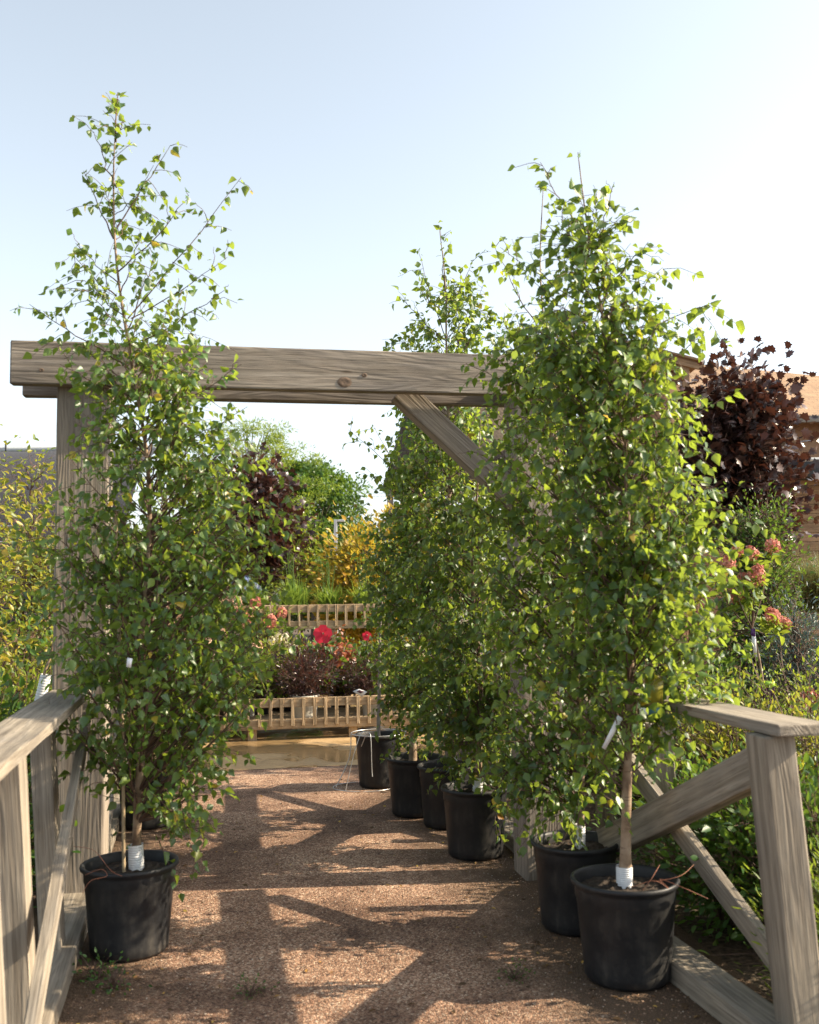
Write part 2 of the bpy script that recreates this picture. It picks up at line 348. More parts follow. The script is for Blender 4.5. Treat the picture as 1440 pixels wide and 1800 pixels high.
# ---------------------------------------------------------------- gateway
GL, GR, GV = -.76, 1.80, 5.66
def gateway():
    g = thing('timber_gateway', P((GL+GR)/2, GV), 'weathered grey timber gateway over the gravel path, two posts carrying long beams', 'gateway')
    for u in (GL, GR):
        board('post', P(u, GV, -.1), P(u, GV, 2.955), .27, .25, M_WOOD, g, up=UPA, bev=.012)
    fb = GV-.125-.040; bb = GV+.125+.040
    ft = board('front_beam', P(-1.12, fb, 2.869), P(2.16, fb, 2.876), .076, .233, M_WOOD, g, bev=.008)
    board('rear_beam', P(-1.12, bb, 2.88), P(2.16, bb, 2.883), .076, .25, M_WOOD, g, bev=.008)
    board('knee_brace', P(1.00, GV, 2.80), P(GR-.08, GV, 2.14), .13, .13, M_WOOD, g, up=UPA, bev=.008)
    # round knot on the beam face with its swollen ring
    for (px, py, r) in ((608, 668, .020), (644, 654, .008), (87, 668, .007)):
        c = at(px, py, 5.43); 
        uu = c.x*cT + c.y*sT; k = P(uu, fb-.0385, c.z)
        a = np.arange(20)*2*math.pi/20; V = []
        for q, h in ((1.5, .0004), (1.15, .0022), (.8, .003), (.45, .001), (.05, .002)):
            for x in a:
                pr = Vector((math.cos(x)*q*r*1.35, 0, math.sin(x)*q*r)); V.append(k + Vector((cT*pr.x, sT*pr.x, pr.z)) - UPA*h)
        Q = [(i*20+j, i*20+(j+1) % 20, (i+1)*20+(j+1) % 20, (i+1)*20+j) for i in range(4) for j in range(20)]
        link('knot', mk('knot', np.array(V), [np.array(Q)], smooth=True), M_KNOT, ft, world=False)
        o = C.objects[-1] if False else None
    return g
M_KNOT = plain('timber_knot', (.14, .095, .065), .8, .5, 60.)
gw = gateway()
# knots were given in world coordinates: bring them into the beam's frame
bpy.context.view_layer.update()
for o in list(C.objects):
    if o.name.startswith('knot'):
        o.matrix_local = o.parent.matrix_world.inverted()

# ---------------------------------------------------------------- railings
def railing(name_l, u0, u1, v0, v1, side, near_post=True, far_post=False, posts=(), lean=0.05):
    """u0 at v0 (near) .. u1 at v1 (far); side +1 right, -1 left"""
    def U(v): return u0+(u1-u0)*(v-v0)/(v1-v0)
    r = thing('bridge_railing', P(U((v0+v1)/2), (v0+v1)/2), name_l, 'railing')
    out = side
    board('handrail', P(U(v0-.12)+.03*out, v0-.12, 1.125), P(U(v1-.02)+.03*out, v1-.02, 1.125), .20, .042, M_RAIL, r, bev=.007)
    if near_post: board('post', P(U(v0)+lean, v0, -.05), P(U(v0)-lean*.6, v0, 1.102), .125, .13, M_RAIL, r, up=UPA, bev=.01)
    if far_post: board('post', P(U(v1)+lean, v1-.08, -.05), P(U(v1)-lean*.6, v1-.08, 1.102), .15, .14, M_RAIL, r, up=UPA, bev=.01)
    for v in posts: board('post', P(U(v)+.05*out+lean, v, -.05), P(U(v)+.05*out-lean*.4, v, 1.102), .09, .14, M_RAIL, r, up=UPA, bev=.006)
    # crossing braces: the heavy one from the near top to the far foot, the thin one the other way
    h2 = 0 if out > 0 else -.05
    if not (near_post and out < 0): board('brace', P(U(v0)+h2, v0+.09, .98), P(U(v1)+h2, v1-.1, .12), (.085 if out > 0 else .045), (.14 if out > 0 else .09), M_RAIL, r, bev=.01)
    o2 = .07 if out > 0 else .075
    board('brace', P(U(v0)+o2*1.0+lean*.7, v0+.02, .13), P(U(v1)+o2, v1-.14, 1.06), .04, .09, M_RAIL, r, bev=.005)
    board('kerb', P(U(v0-.5)-.02*out, v0-.6, .05), P(U(v1)-.02*out, v1-.1, .045), .16, .10, M_RAIL, r, bev=.012)
    return r
railing('near left railing, its sunlit handrail running out of the photo at the left edge', -.69, -.76, 3.05, 5.5, -1, posts=(3.95, 4.75))
railing('near right railing with a free leaning end post and a heavy diagonal brace', 1.93, 1.86, 3.30, 5.5, 1)
railing('far railing left of the path, behind the gateway and the leafy potted birch', -.78, -.86, 5.9, 8.4, -1, near_post=False, far_post=True)
railing('far railing right of the path, behind the gateway and the row of black pots', 1.86, 1.90, 5.9, 8.5, 1, near_post=False, far_post=True)

# ================================================================ POTTED TREES
def pot(parent, base, dia, h, soil=True, seed=0, warp=.012):
    rg = np.random.default_rng(seed); ph = rg.uniform(0, 6.28, 3); Rr = dia/2
    def wob(a, z):
        k = (z/h)**2
        return warp*k*np.sin(2*a+ph[0]) + warp*.5*k*np.sin(3*a+ph[1]) + .004*np.sin(5*a+ph[2])
    b = Rr*.80
    prof = [(b*.5, .004), (b*.93, .004), (b, .02), (b*1.005, .05), (Rr*.905, h*.80), (Rr*.925, h*.815), (Rr*.925, h*.90), (Rr*.94, h*.935),
            (Rr*.99, h*.95), (Rr*1.0, h*.972), (Rr*.99, h*.992), (Rr*.965, h), (Rr*.93, h*.992), (Rr*.905, h*.965), (Rr*.89, h*.84), (Rr*.80, h*.3)]
    o = link('pot', lathe('pot', prof, 64, wob), M_POT, parent, world=False)
    o.location = (0, 0, .004)
    if soil:
        V = [(0, 0, h*.905)]; nr, na = 12, 36
        for i in range(1, nr+1):
            for j in range(na):
                a = j*2*math.pi/na; r = Rr*.895*i/nr; V.append((r*math.cos(a), r*math.sin(a), h*.875+rg.normal()*.006+.02*(1-i/nr)))
        Ft = np.array([(0, 1+j, 1+(j+1) % na) for j in range(na)])
        Fq = np.array([(1+i*na+j, 1+(i+1)*na+j, 1+(i+1)*na+(j+1) % na, 1+i*na+(j+1) % na) for i in range(nr-1) for j in range(na)])
        s = link('soil', mk('soil', np.array(V), [Ft, Fq], smooth=True), M_SOIL, o, world=False)
    return o

def prof_fn(profile, Y):
    """profile rows (py, pxL, pxR, dens) -> sorted arrays by z"""
    z = []; xl = []; xr = []; de = []
    for row in profile:
        a = at(row[1], row[0], Y); b = at(row[2], row[0], Y)
        z.append((a.z+b.z)/2); xl.append(a.x); xr.append(b.x); de.append(row[3] if len(row) > 3 else 1.)
    z = np.array(z); i = np.argsort(z)
    return z[i], np.array(xl)[i], np.array(xr)[i], np.array(de)[i]

def tree_geo(trunk, profile, Y, n_tips, seed, leafsize=.049, depthk=.85, shoots=(), kind='birch', twl=(.12, .32), ntw=5, spacing=.03,
             droop=.6, rise=.75, clip=None):
    """returns trunk polyline, branch tubes, leaf arrays (world coordinates)"""
    rg = np.random.default_rng(seed)
    tr = smooth_line(trunk, 40); tz = tr[:, 2]
    z, xl, xr, de = prof_fn(profile, Y)
    zz = np.linspace(z[0], z[-1], 200); wdt = np.interp(zz, z, xr-xl); dn = np.interp(zz, z, de)
    pdf = (wdt**1.5)*dn+1e-6; pdf /= pdf.sum()
    T_, LP, LD = [], [], []
    def trp(h):
        h = np.clip(h, tz[0], tz[-1]); return np.array([np.interp(h, tz, tr[:, k]) for k in range(3)])
    def leaves_on(line, sp, dr, size_k=1.):
        d = np.diff(line, axis=0); s = np.linalg.norm(d, axis=1); L = s.sum()
        n = max(1, int(L/sp)); u = (np.arange(n)+rg.random(n)*.8)/n
        cum = np.concatenate([[0], np.cumsum(s)])/max(L, 1e-6)
        p = np.stack([np.interp(u, cum, line[:, k]) for k in range(3)], 1)
        t = (line[-1]-line[0])/max(L, 1e-6)
        sd = rg.normal(size=(n, 3))
        dd = t*.35 + sd*.5 + np.array([0, 0, -dr])
        p = p + sd*.006; LP.append(p); LD.append(dd)
    def twig(p0, dirn, L, r0, sp, dr):
        n = 5; t = np.linspace(0, 1, n)[:, None]
        dirn = dirn/np.linalg.norm(dirn)
        line = p0 + dirn*L*t + np.array([0, 0, -1.])*L*.30*t**2 + rg.normal(size=(n, 3))*.004
        T_.append((line, np.linspace(r0, .0009, n))); leaves_on(line, sp, dr)
    def branch(p0, p2, r0, twigs, sp, leafy0=.3, lm=1.):
        c = p0 + (p2-p0)*np.array([.42, .42, .52]) + np.array([(p2-p0)[0]*.10, (p2-p0)[1]*.10, -.02])
        t = np.linspace(0, 1, 9)[:, None]
        line = (1-t)**2*p0 + 2*t*(1-t)*c + t**2*p2 + rg.normal(size=(9, 3))*.006*np.sin(t*math.pi)
        T_.append((line, np.linspace(r0, .0012, 9)))
        leaves_on(line[3:], sp*1.4, droop)
        ax = p2-p0; ax /= np.linalg.norm(ax)
        for k in range(twigs):
            f = leafy0+(1-leafy0)*(k+rg.random())/twigs; i = f*8; j = min(int(i), 7); q = line[j]+(line[j+1]-line[j])*(i-j)
            dv = rg.normal(size=3); dv -= ax*dv.dot(ax)*.6; dv /= np.linalg.norm(dv); dv = dv*.9+ax*.55+np.array([0, 0, .1])
            twig(q, dv, rg.uniform(*twl)*lm*(1.15-.5*f), .0018, sp, droop)
    for i in range(n_tips):
        k = rg.choice(200, p=pdf); h = zz[k]
        a = rg.uniform(0, 2*math.pi); rr = rg.uniform(.2, 1)**.55*1.06*(rg.uniform(1.0, 1.28) if rg.random() < .2 else 1)
        cx = (np.interp(h, z, xl)+np.interp(h, z, xr))/2; hw = (np.interp(h, z, xr)-np.interp(h, z, xl))/2
        tip = np.array([cx+math.cos(a)*hw*rr, Y+math.sin(a)*hw*rr*depthk, h])
        t0 = trp(h); rad = np.linalg.norm((tip-t0)[:2])
        h0 = max(tz[0]+.25 if clip is None else clip, h-rise*rad*rg.uniform(.7, 1.5)-.05)
        p0 = trp(min(h0, h-.0)); r0 = .0026+.007*min(1, rad/.6)*(1-(h-tz[0])/(tz[-1]-tz[0]+.1))
        branch(p0, tip, max(.0025, r0), ntw, spacing)
    for s in shoots:                 # explicit leading shoots in photo coordinates: start, tip, depth offset
        a = np.array(at(s[0], s[1], Y)); b = np.array(at(s[2], s[3], Y+(s[4] if len(s) > 4 else 0)))
        branch(a, b, .004, (s[5] if len(s) > 5 else 3)+2, spacing*1.0, .15, .85)
    LP.append(tr[24:]+rg.normal(size=(16, 3))*.02); LD.append(rg.normal(size=(16, 3))+np.array([0, 0, -.6]))
    return tr, T_, np.concatenate(LP), np.concatenate(LD), rg

def potted_tree(label, rimx, basey, dia, h, trunk, profile, n_tips, seed, group='potted birches lining the gravel path', mat=None, tr_r=.02, guard=None,
                stake=None, name='potted_birch', cat='potted tree', barkmat=None, pot_at=None, **kw):
    b = gnd(rimx, basey)
    Yc = b.y + dia*.40; X = at(rimx, basey-60, Yc).x if pot_at is None else pot_at[0]
    base = Vector((X, Yc, 0)); t = thing(name, base, label, cat, group)
    pot(t, base, dia, h, seed=seed)
    tp = [np.array(base+Vector((0, 0, h*.8)))] if not isinstance(trunk[0], tuple) or len(trunk[0]) != 2 else []
    tp = [np.array(at(px, py, Yc)) for px, py in trunk]
    tp[0][2] = h*.82
    tr, TB, LP, LD, rg = tree_geo(tp, profile, Yc, n_tips, seed, **{k: v for k, v in kw.items()})
    n = len(tr); rad = tr_r*(1-np.linspace(0, 1, n)**.8)+.0018
    rad[:2] *= 1.25
    rad = rad*(1+rg.normal(size=n)*.05)
    tk = link('trunk', tubes('trunk', [(tr, rad)], 12), barkmat or M_TRUNK, t)
    link('branches', tubes('branches', TB, 4), M_TWIG, t)
    ls = kw.get('leafsize', .049)*rg.uniform(.5, 1.2, len(LP))
    link('crown', leaves('crown', LP, LD, ls, kw.get('kind', 'birch'), rg=rg), mat or M_BIRCH, t)
    if guard:
        gx, gy0, gy1, gw_ = guard; a = at(gx, gy1, Yc); c = at(gx+(rg.random()-.5)*4, gy0, Yc)
        gh = (c-a).length; n2 = 44; V = []
        ax = (c-a).normalized(); s1 = ax.cross(Vector((0, 1, 0))).normalized(); s2 = ax.cross(s1)
        for i in range(n2+1):
            r = gw_*(1+.035*(1 if i % 4 < 2 else -1)); p = a+ax*(gh*i/n2)
            for j in range(20):
                q = j*2*math.pi/20*.97; V.append(p+s1*math.cos(q)*r+s2*math.sin(q)*r)
        Q = [(i*20+j, i*20+j+1, (i+1)*20+j+1, (i+1)*20+j) for i in range(n2) for j in range(19)]
        link('trunk_guard', mk('trunk_guard', np.array(V), [np.array(Q)], smooth=True), M_GUARD, tk)
    if stake:
        link('stake', tubes('stake', [([np.array(at(x, y, Yc-.06)) for x, y in stake], .0085)], 8), M_CANE, t)
    return t

BX = {}
BX['L1'] = potted_tree('tall leafy birch in a black pot left of the path, leader rising above the beam', 228, 1697, .44, .40,
    [(239, 1520), (243, 1400), (250, 1300), (247, 1150), (262, 960), (258, 800), (225, 600), (204, 450), (200, 300), (207, 165)],
    [(1480, 330, 390, .25), (1430, 270, 410, .5), (1350, 150, 420, .7), (1270, 90, 450), (1180, 80, 500), (1080, 60, 505), (980, 55, 480), (880, 105, 490, 1.1), (790, 150, 470, 1.1), (700, 165, 410, 1.1),
     (620, 140, 370, 1.2), (560, 150, 350, 1.), (490, 145, 345, .65), (420, 155, 330, .5), (330, 160, 260, .5), (230, 180, 226, .8), (180, 198, 214, .8)],
    250, 11, tr_r=.021, guard=(240, 1484, 1530, .034), stake=[(218, 1538), (216, 1300), (206, 1000), (203, 900)],
    shoots=[(205, 400, 300, 255, 0, 4), (225, 560, 424, 312, .1, 6), (205, 480, 330, 350, -.1, 5), (230, 560, 400, 452, .1, 5), (250, 600, 398, 508, 0, 5), (220, 640, 52, 535, -.1, 6),
            (200, 420, 147, 300, 0, 3), (205, 520, 130, 450, .1, 4), (205, 330, 165, 232, 0, 3), (204, 250, 207, 162, 0, 2), (250, 700, 300, 520, .2, 5),
            (240, 760, 425, 640, 0, 5), (240, 820, 435, 715, -.1, 5), (240, 700, 105, 640, -.1, 5), (230, 800, 130, 740, -.2, 5), (230, 1050, 12, 920, .1, 6), (230, 1150, 25, 1060, -.1, 6), (250, 1250, 520, 1130, -.1, 6), (250, 1380, 370, 1475, -.2, 5)])
BX['R1'] = potted_tree('nearest birch on the right, in the black pot beside the railing end', 1103, 1750, .45, .41,
    [(1098, 1548), (1102, 1380), (1107, 1250), (1110, 1080), (1103, 900), (1098, 780), (1075, 650), (1050, 500), (1030, 380), (1016, 268)],
    [(1380, 1040, 1180, .05), (1300, 1010, 1215, .16), (1210, 985, 1255, .5), (1140, 960, 1270, .9), (1020, 960, 1285), (920, 960, 1285), (830, 960, 1265), (740, 955, 1235), (650, 935, 1200, 1.1),
     (580, 925, 1175, 1.1), (520, 930, 1150, .9), (460, 945, 1110, .85), (400, 955, 1078, .8), (340, 982, 1050, .6), (290, 1000, 1035, .4), (268, 1010, 1022, .3)],
    250, 12, leafsize=.051, depthk=.75, tr_r=.0215, guard=(1098, 1522, 1562, .034),
    shoots=[(1060, 600, 1255, 530, 0, 6), (1060, 560, 1165, 470, .1, 5), (1050, 520, 1140, 425, 0, 5), (1040, 470, 1080, 320, -.1, 4), (1030, 420, 950, 285, .1, 5), (1080, 700, 1235, 590, .1, 6), (1090, 800, 1270, 700, .1, 6), (1040, 540, 880, 435, .2, 6),
            (1100, 1000, 1290, 880, -.1, 6), (1105, 1200, 1280, 1100, -.1, 6), (1105, 1330, 1215, 1190, -.1, 5), (1105, 1350, 985, 1200, -.1, 6), (1105, 1345, 1060, 1180, -.25, 4)])
BX['R2'] = potted_tree('second birch from the front on the right, slim stem, tucked behind the nearest one', 1014, 1652, .43, .41,
    [(1018, 1490), (1022, 1400), (1020, 1250), (1000, 1050), (985, 850), (965, 650), (950, 480), (955, 330)],
    [(1450, 900, 1010, .3), (1400, 880, 1060, .6), (1320, 850, 1090), (1220, 830, 1080), (1120, 820, 1060), (1000, 820, 1060), (900, 815, 1050), (820, 825, 1050), (740, 850, 1040), (660, 850, 1030), (580, 860, 1020, .9), (500, 875, 995, .5), (430, 900, 980, .35), (350, 935, 975, .2)],
    205, 13, depthk=.7, tr_r=.018, guard=(1020, 1449, 1500, .026),
    shoots=[(970, 700, 820, 640, 0, 5), (960, 600, 868, 430, .1, 5), (990, 950, 800, 880, 0, 5), (1000, 1300, 890, 1420, -.1, 5), (1010, 1380, 905, 1390, -.2, 5)])
BX['R3'] = potted_tree('bushy birch in the black pot standing against the right gateway post', 836, 1517, .43, .42,
    [(840, 1392), (843, 1320), (845, 1200), (830, 1000), (840, 850), (845, 720)],
    [(1400, 800, 900, .3), (1350, 740, 930, .7), (1250, 730, 950), (1150, 730, 950), (1050, 730, 940), (950, 740, 930), (870, 740, 910), (800, 760, 890, .8), (720, 800, 880, .5)],
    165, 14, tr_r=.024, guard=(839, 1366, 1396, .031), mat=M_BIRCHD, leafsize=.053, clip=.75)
BX['R4'] = potted_tree('tall narrow birch right of the path, its thin tip showing above the beam', 786, 1462, .42, .42,
    [(792, 1350), (798, 1250), (790, 1000), (790, 800), (785, 620), (783, 500), (772, 398)],
    [(1300, 740, 830, .5), (1200, 700, 850), (1050, 690, 870), (900, 690, 880), (780, 695, 880), (700, 700, 870, 1.2), (640, 700, 885, 1.3), (590, 700, 885, 1.2), (550, 715, 870, .9), (480, 735, 845, .5), (400, 765, 790, .4)],
    205, 15, tr_r=.022, guard=(795, 1330, 1362, .032), mat=M_BIRCH, leafsize=.055, clip=.8,
    shoots=[(785, 600, 735, 440, 0, 4), (785, 600, 702, 520, 0, 5), (785, 560, 832, 455, 0, 4), (783, 520, 774, 398, 0, 3), (790, 640, 850, 500, 0, 5), (790, 900, 612, 755, 0, 5), (790, 950, 640, 820, 0, 4)])
BX['R5'] = potted_tree('birch with a pale thick unsleeved stem, in the pot just before the hooped pot', 730, 1441, .44, .42,
    [(726, 1332), (727, 1270), (735, 1150), (740, 1000), (745, 850), (745, 740)],
    [(1330, 700, 760, .2), (1270, 670, 800, .7), (1180, 655, 830), (1080, 640, 830), (980, 645, 830), (880, 660, 830), (800, 670, 820), (740, 690, 790, .6)],
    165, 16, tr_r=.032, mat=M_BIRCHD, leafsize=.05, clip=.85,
    shoots=[(740, 1000, 618, 880, .1, 5), (740, 900, 655, 745, 0, 4), (735, 1100, 620, 1000, 0, 5)])
BX['R6'] = potted_tree('slim grey-stemmed young tree in the farthest right pot, ringed by a wire hoop', 666, 1389, .42, .44,
    [(665, 1310), (667, 1200), (668, 1120), (675, 1000), (680, 900)],
    [(1230, 650, 730, .4), (1180, 640, 740, .8), (1120, 650, 740), (1050, 655, 740), (980, 655, 730), (900, 665, 710, .6)],
    45, 17, tr_r=.018, mat=M_BIRCHD, leafsize=.055, clip=1.0, barkmat=plain('grey_bark', (.24, .21, .18), .8, .2))
BX['L2'] = potted_tree('second birch on the left, its dark pot half hidden behind the front birch', 258, 1462, .43, .42,
    [(262, 1380), (270, 1250), (290, 1050), (300, 850), (300, 740)],
    [(1330, 250, 380, .4), (1250, 250, 420), (1150, 260, 450), (1000, 270, 450), (850, 270, 430), (740, 280, 370, .6)],
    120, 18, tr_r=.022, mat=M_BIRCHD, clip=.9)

# small plastic tags and twine that belong to the two near trees
def strip(name, corners, mat, parent, th=.0012):
    V = np.array([list(c) for c in corners]+[list(c+Vector((0, th, 0))) for c in corners])
    return link(name, mk(name, V, [np.array([(0, 1, 2, 3), (7, 6, 5, 4), (0, 4, 5, 1), (1, 5, 6, 2), (2, 6, 7, 3), (3, 7, 4, 0)])]), mat, parent)
M_BAG = leaf_mat('yellow_film', [(0, (.35, .33, .05)), (1, (.4, .38, .08))], (.6, .55, .1), .5, .3)
M_BLUE = plain('blue_label', (.05, .17, .24), .4, .1)
r1 = BX['R1']; Y1 = r1.location.y-.12
strip('care_tag', [at(1126, 1240, Y1), at(1165, 1242, Y1), at(1166, 1188, Y1), at(1128, 1187, Y1)], M_BAG, r1)
strip('care_tag', [at(1124, 1257, Y1), at(1139, 1257, Y1), at(1139, 1245, Y1), at(1124, 1244, Y1)], M_TAG, r1)
strip('care_tag', [at(1139.4, 1257, Y1), at(1164, 1256, Y1), at(1164, 1244, Y1), at(1139.4, 1245, Y1)], M_BLUE, r1)
strip('care_tag', [at(1058, 1314, Y1), at(1064, 1318, Y1), at(1095, 1263, Y1), at(1086, 1257, Y1)], M_TAG, r1)
strip('care_tag', [at(222, 1172, 4.2), at(230, 1174, 4.2), at(233, 1158, 4.2), at(224, 1156, 4.2)], M_TAG, BX['L1'])
def twine(parent, pts, r=.0011):
    return link('twine', tubes('twine', [(smooth_line([np.array(p) for p in pts], 30), r)], 5), M_TWINE, parent)
twine(r1, [at(1110, 1560, 3.98), at(1150, 1548, 3.95), at(1175, 1562, 3.95), at(1160, 1545, 4.0), at(1200, 1560, 3.9), at(1245, 1580, 3.9)])
twine(r1, [at(1130, 1565, 4.0), at(1145, 1545, 4.0), at(1160, 1520, 4.05)])
twine(r1, [at(1150, 1550, 4.0), at(1195, 1540, 4.0), at(1220, 1520, 4.1)])
twine(BX['L1'], [at(150, 1538, 4.3), at(178, 1528, 4.3), at(188, 1540, 4.3), at(160, 1548, 4.2), at(145, 1570, 4.2)])
twine(BX['L1'], [at(130, 1488, 4.5), at(165, 1495, 4.4), at(195, 1530, 4.35), at(215, 1540, 4.35)])

# wire hoop standing round the farthest pot
def hoop():
    b = BX['R6'].location; t = thing('wire_plant_hoop', (b.x, b.y, 0), 'galvanised wire plant hoop hanging on and leaning beside the farthest black pot', 'plant support')
    a = np.linspace(0, 2*math.pi, 49)
    ring = np.stack([b.x+.235*np.cos(a), b.y+.235*np.sin(a), np.full(49, .45)], 1)
    link('ring', tubes('ring', [(ring, .0045)], 6), M_WIRE, t)
    g = gnd(640, 1385); ring2 = np.stack([g.x+.26*np.cos(a), g.y-.02+.22*np.sin(a), np.full(49, .014)], 1)
    link('ring', tubes('ring', [(ring2, .004)], 6), M_WIRE, t)
    for pts in ([(-.235, 0, .45), (-.25, -.04, .25), (-.36, -.10, .015)], [(-.14, -.16, .36), (-.10, -.2, .47), (-.14, -.22, .47), (-.2, -.24, .3), (-.27, -.26, .015)],
                [(-.10, -.21, .465), (-.06, -.235, .46), (-.05, -.26, .2), (-.045, -.27, .13)], [(.22, -.08, .45), (.24, -.1, .3), (.235, -.12, .2)]):
        link('leg', tubes('leg', [(smooth_line([(b.x+x, b.y+y, z) for x, y, z in pts], 20), .004)], 6), M_WIRE, t)
hoop()

# ================================================================ BACKGROUND PLANT KINDS
def lm(name, a, b, c, trans, tf=.3, rough=.45, spec=.45):
    return leaf_mat(name, [(0, a), (.5, b), (1, c)], trans, tf, rough, spec, 2.)
M_GREEN = lm('shrub_green', (.02, .065, .015), (.04, .11, .02), (.075, .16, .03), (.3, .45, .04))
M_LIME = lm('lime_leaf', (.07, .14, .02), (.12, .2, .03), (.2, .26, .04), (.5, .6, .05), .38)
M_YEL = lm('yellow_leaf', (.10, .14, .02), (.30, .24, .03), (.42, .24, .03), (.75, .58, .05), .38)
M_YGRN = lm('yellow_green_leaf', (.05, .10, .02), (.12, .17, .025), (.36, .28, .03), (.6, .6, .06), .36)
M_PURP = lm('purple_leaf', (.018, .008, .010), (.036, .014, .015), (.075, .026, .02), (.25, .07, .04), .2, .35, .6)
M_MAPLE = lm('bronze_leaf', (.022, .012, .013), (.04, .02, .018), (.09, .036, .022), (.22, .07, .04), .10, .34, .65)
M_BLUEG = lm('blue_needle', (.05, .09, .09), (.08, .13, .13), (.12, .18, .17), (.15, .25, .2), .12)
M_DEEP = lm('deep_green_leaf', (.012, .04, .012), (.025, .07, .016), (.05, .11, .02), (.2, .32, .03), .24)
M_GRASSL = lm('lily_blade', (.06, .13, .02), (.11, .2, .03), (.17, .26, .05), (.45, .6, .08), .35)
M_ORNG = lm('feather_blade', (.08, .10, .04), (.13, .15, .05), (.22, .2, .09), (.45, .45, .15), .3)
M_PINK = lm('pink_floret', (.42, .12, .10), (.56, .2, .16), (.64, .34, .27), (.7, .35, .3), .25, .7, .2)
M_BLUSH = lm('blush_floret', (.5, .28, .2), (.6, .4, .3), (.66, .52, .4), (.8, .6, .45), .25, .7, .2)
M_CREAM = lm('cream_floret', (.55, .5, .36), (.65, .6, .45), (.7, .66, .54), (.8, .8, .6), .25, .7, .2)
M_RED = lm('crimson_petal', (.45, .015, .04), (.6, .02, .06), (.65, .04, .09), (.9, .08, .12), .3, .5, .3)
M_CREAMP = plain('cream_pot_plastic', (.55, .53, .46), .5, .08)
M_RUST = lm('rust_leaf', (.15, .05, .03), (.27, .08, .045), (.4, .14, .07), (.7, .25, .1), .32)

def bush_parts(rg, h, r, stems, nleaf, size, kind, up=.5, out=.6, z0=0., shape='dome', wid=1., droop=.15):
    """stems fan from the foot, leaves sit on the stems' upper parts and side twigs"""
    TB, LP, LD = [], [], []
    for i in range(stems):
        a = rg.uniform(0, 2*math.pi); q = rg.random()**.55
        if shape == 'dome': zt = h*(1-.55*q*q)*rg.uniform(.8, 1.02)
        elif shape == 'cone': q = rg.random()**.7; zt = h*(1-q)*rg.uniform(.75, 1.05)+.05*h; q = min(1., q*1.05)
        elif shape == 'column': zt = h*rg.uniform(.15, 1.0); q = rg.uniform(.45, 1)*(1-.35*(zt/h)**3)
        elif shape == 'ball':
            dz = rg.uniform(-.95, 1); q = rg.random()**.35; zt = h*(.5+.5*dz*q); q = q*math.sqrt(1-dz*dz)*(1.12-.3*zt/h)
        elif shape == 'fan': zt = h*rg.uniform(.55, 1.)
        tip = np.array([math.cos(a)*r*q, math.sin(a)*r*q, z0+zt])
        if shape == 'ball': p0 = np.array([tip[0]*.08, tip[1]*.08, z0+max(0, tip[2]-z0-.55*np.hypot(tip[0], tip[1])-.05)])
        elif shape in ('cone', 'column'): p0 = np.array([tip[0]*.1, tip[1]*.1, z0+max(0.02, zt-.5*r-.1)])
        else: p0 = np.array([tip[0]*.12, tip[1]*.12, z0])
        t = np.linspace(0, 1, 7)[:, None]; c = p0+(tip-p0)*np.array([.25, .25, .6])
        line = (1-t)**2*p0+2*t*(1-t)*c+t*t*tip+rg.normal(size=(7, 3))*.012*h*t
        TB.append((line, np.linspace(.004+.004*h, .0012, 7)))
        k = max(3, nleaf//stems); f = rg.uniform(.28 if shape != 'column' else .0, 1.02, k); idx = np.clip(f*6, 0, 5.99).astype(int)
        p = line[idx]+(line[idx+1]-line[idx])*(f*6-idx)[:, None]
        sc = size*1.4+.06*r; o = rg.normal(size=(k, 3))*sc; p = p+o
        d = (tip-p0)/np.linalg.norm(tip-p0)*up + o/np.maximum(np.linalg.norm(o, axis=1, keepdims=True), 1e-6)*out + np.array([0, 0, -droop])+rg.normal(size=(k, 3))*.25
        LP.append(p); LD.append(d)
        for j in range(0, k, 4): TB.append((np.array([line[idx[j]], p[j]]), np.array([.0016, .001])))
    LP = np.concatenate(LP); LD = np.concatenate(LD); s = size*rg.uniform(.65, 1.2, len(LP))
    LP[:, 2] = np.maximum(LP[:, 2], z0+.01)
    return TB, (LP, LD, s)

PROTO = {}
def make_kind(key, name, cat, h, r, stems, nleaf, size, kind, mat, shape='dome', potr=0., pm=None, bark=None, seed=1, trunk=0., wid=1., flowers=None, **kw):
    rg = np.random.default_rng(seed); t = thing(name, (0, 0, 0), 'x', cat)
    z0 = 0.
    if potr:
        p = pot(t, None, potr*2, potr*1.7, seed=seed, warp=.004); z0 = potr*1.5
        if pm: p.data.materials[0] = pm
    if trunk: 
        tl = smooth_line([(0, 0, z0 if potr else -.02), (.02*h, .01, z0+trunk*.5), (0, 0, z0+trunk), (0, 0, z0+trunk+.5*h)], 16)
        link('trunk', tubes('trunk', [(tl, np.linspace(.014*h+.006, .006, 16))], 8), bark or M_DARKBARK, t, world=False); z0 += trunk
    TB, (LP, LD, s) = bush_parts(rg, h, r, stems, nleaf, size, kind, z0=z0, shape=shape, wid=wid, **kw)
    link('stems', tubes('stems', TB, 3), bark or M_TWIG, t, world=False)
    link('foliage', leaves('foliage', LP, LD, s, kind, rg=rg, wid=wid), mat, t, world=False)
    if flowers:
        fm, nf, fr, fl = flowers                                 # material, count, radius, length
        for i in range(nf):
            a = rg.uniform(0, 2*math.pi); q = rg.random()**.5
            c = np.array([math.cos(a)*r*q*.95, math.sin(a)*r*q*.95, z0+h*(1.02-.45*q*q)*rg.uniform(.85, 1.05)])
            o = link('flower_head', head(rg, fr*rg.uniform(.7, 1.15), fl*rg.uniform(.7, 1.15)), fm, t, world=False); o.location = c
            o.rotation_euler = (rg.normal()*.35, rg.normal()*.35, rg.uniform(0, 6))
    t['h'] = 0; del t['h']
    PROTO[key] = [t, False]
    return t
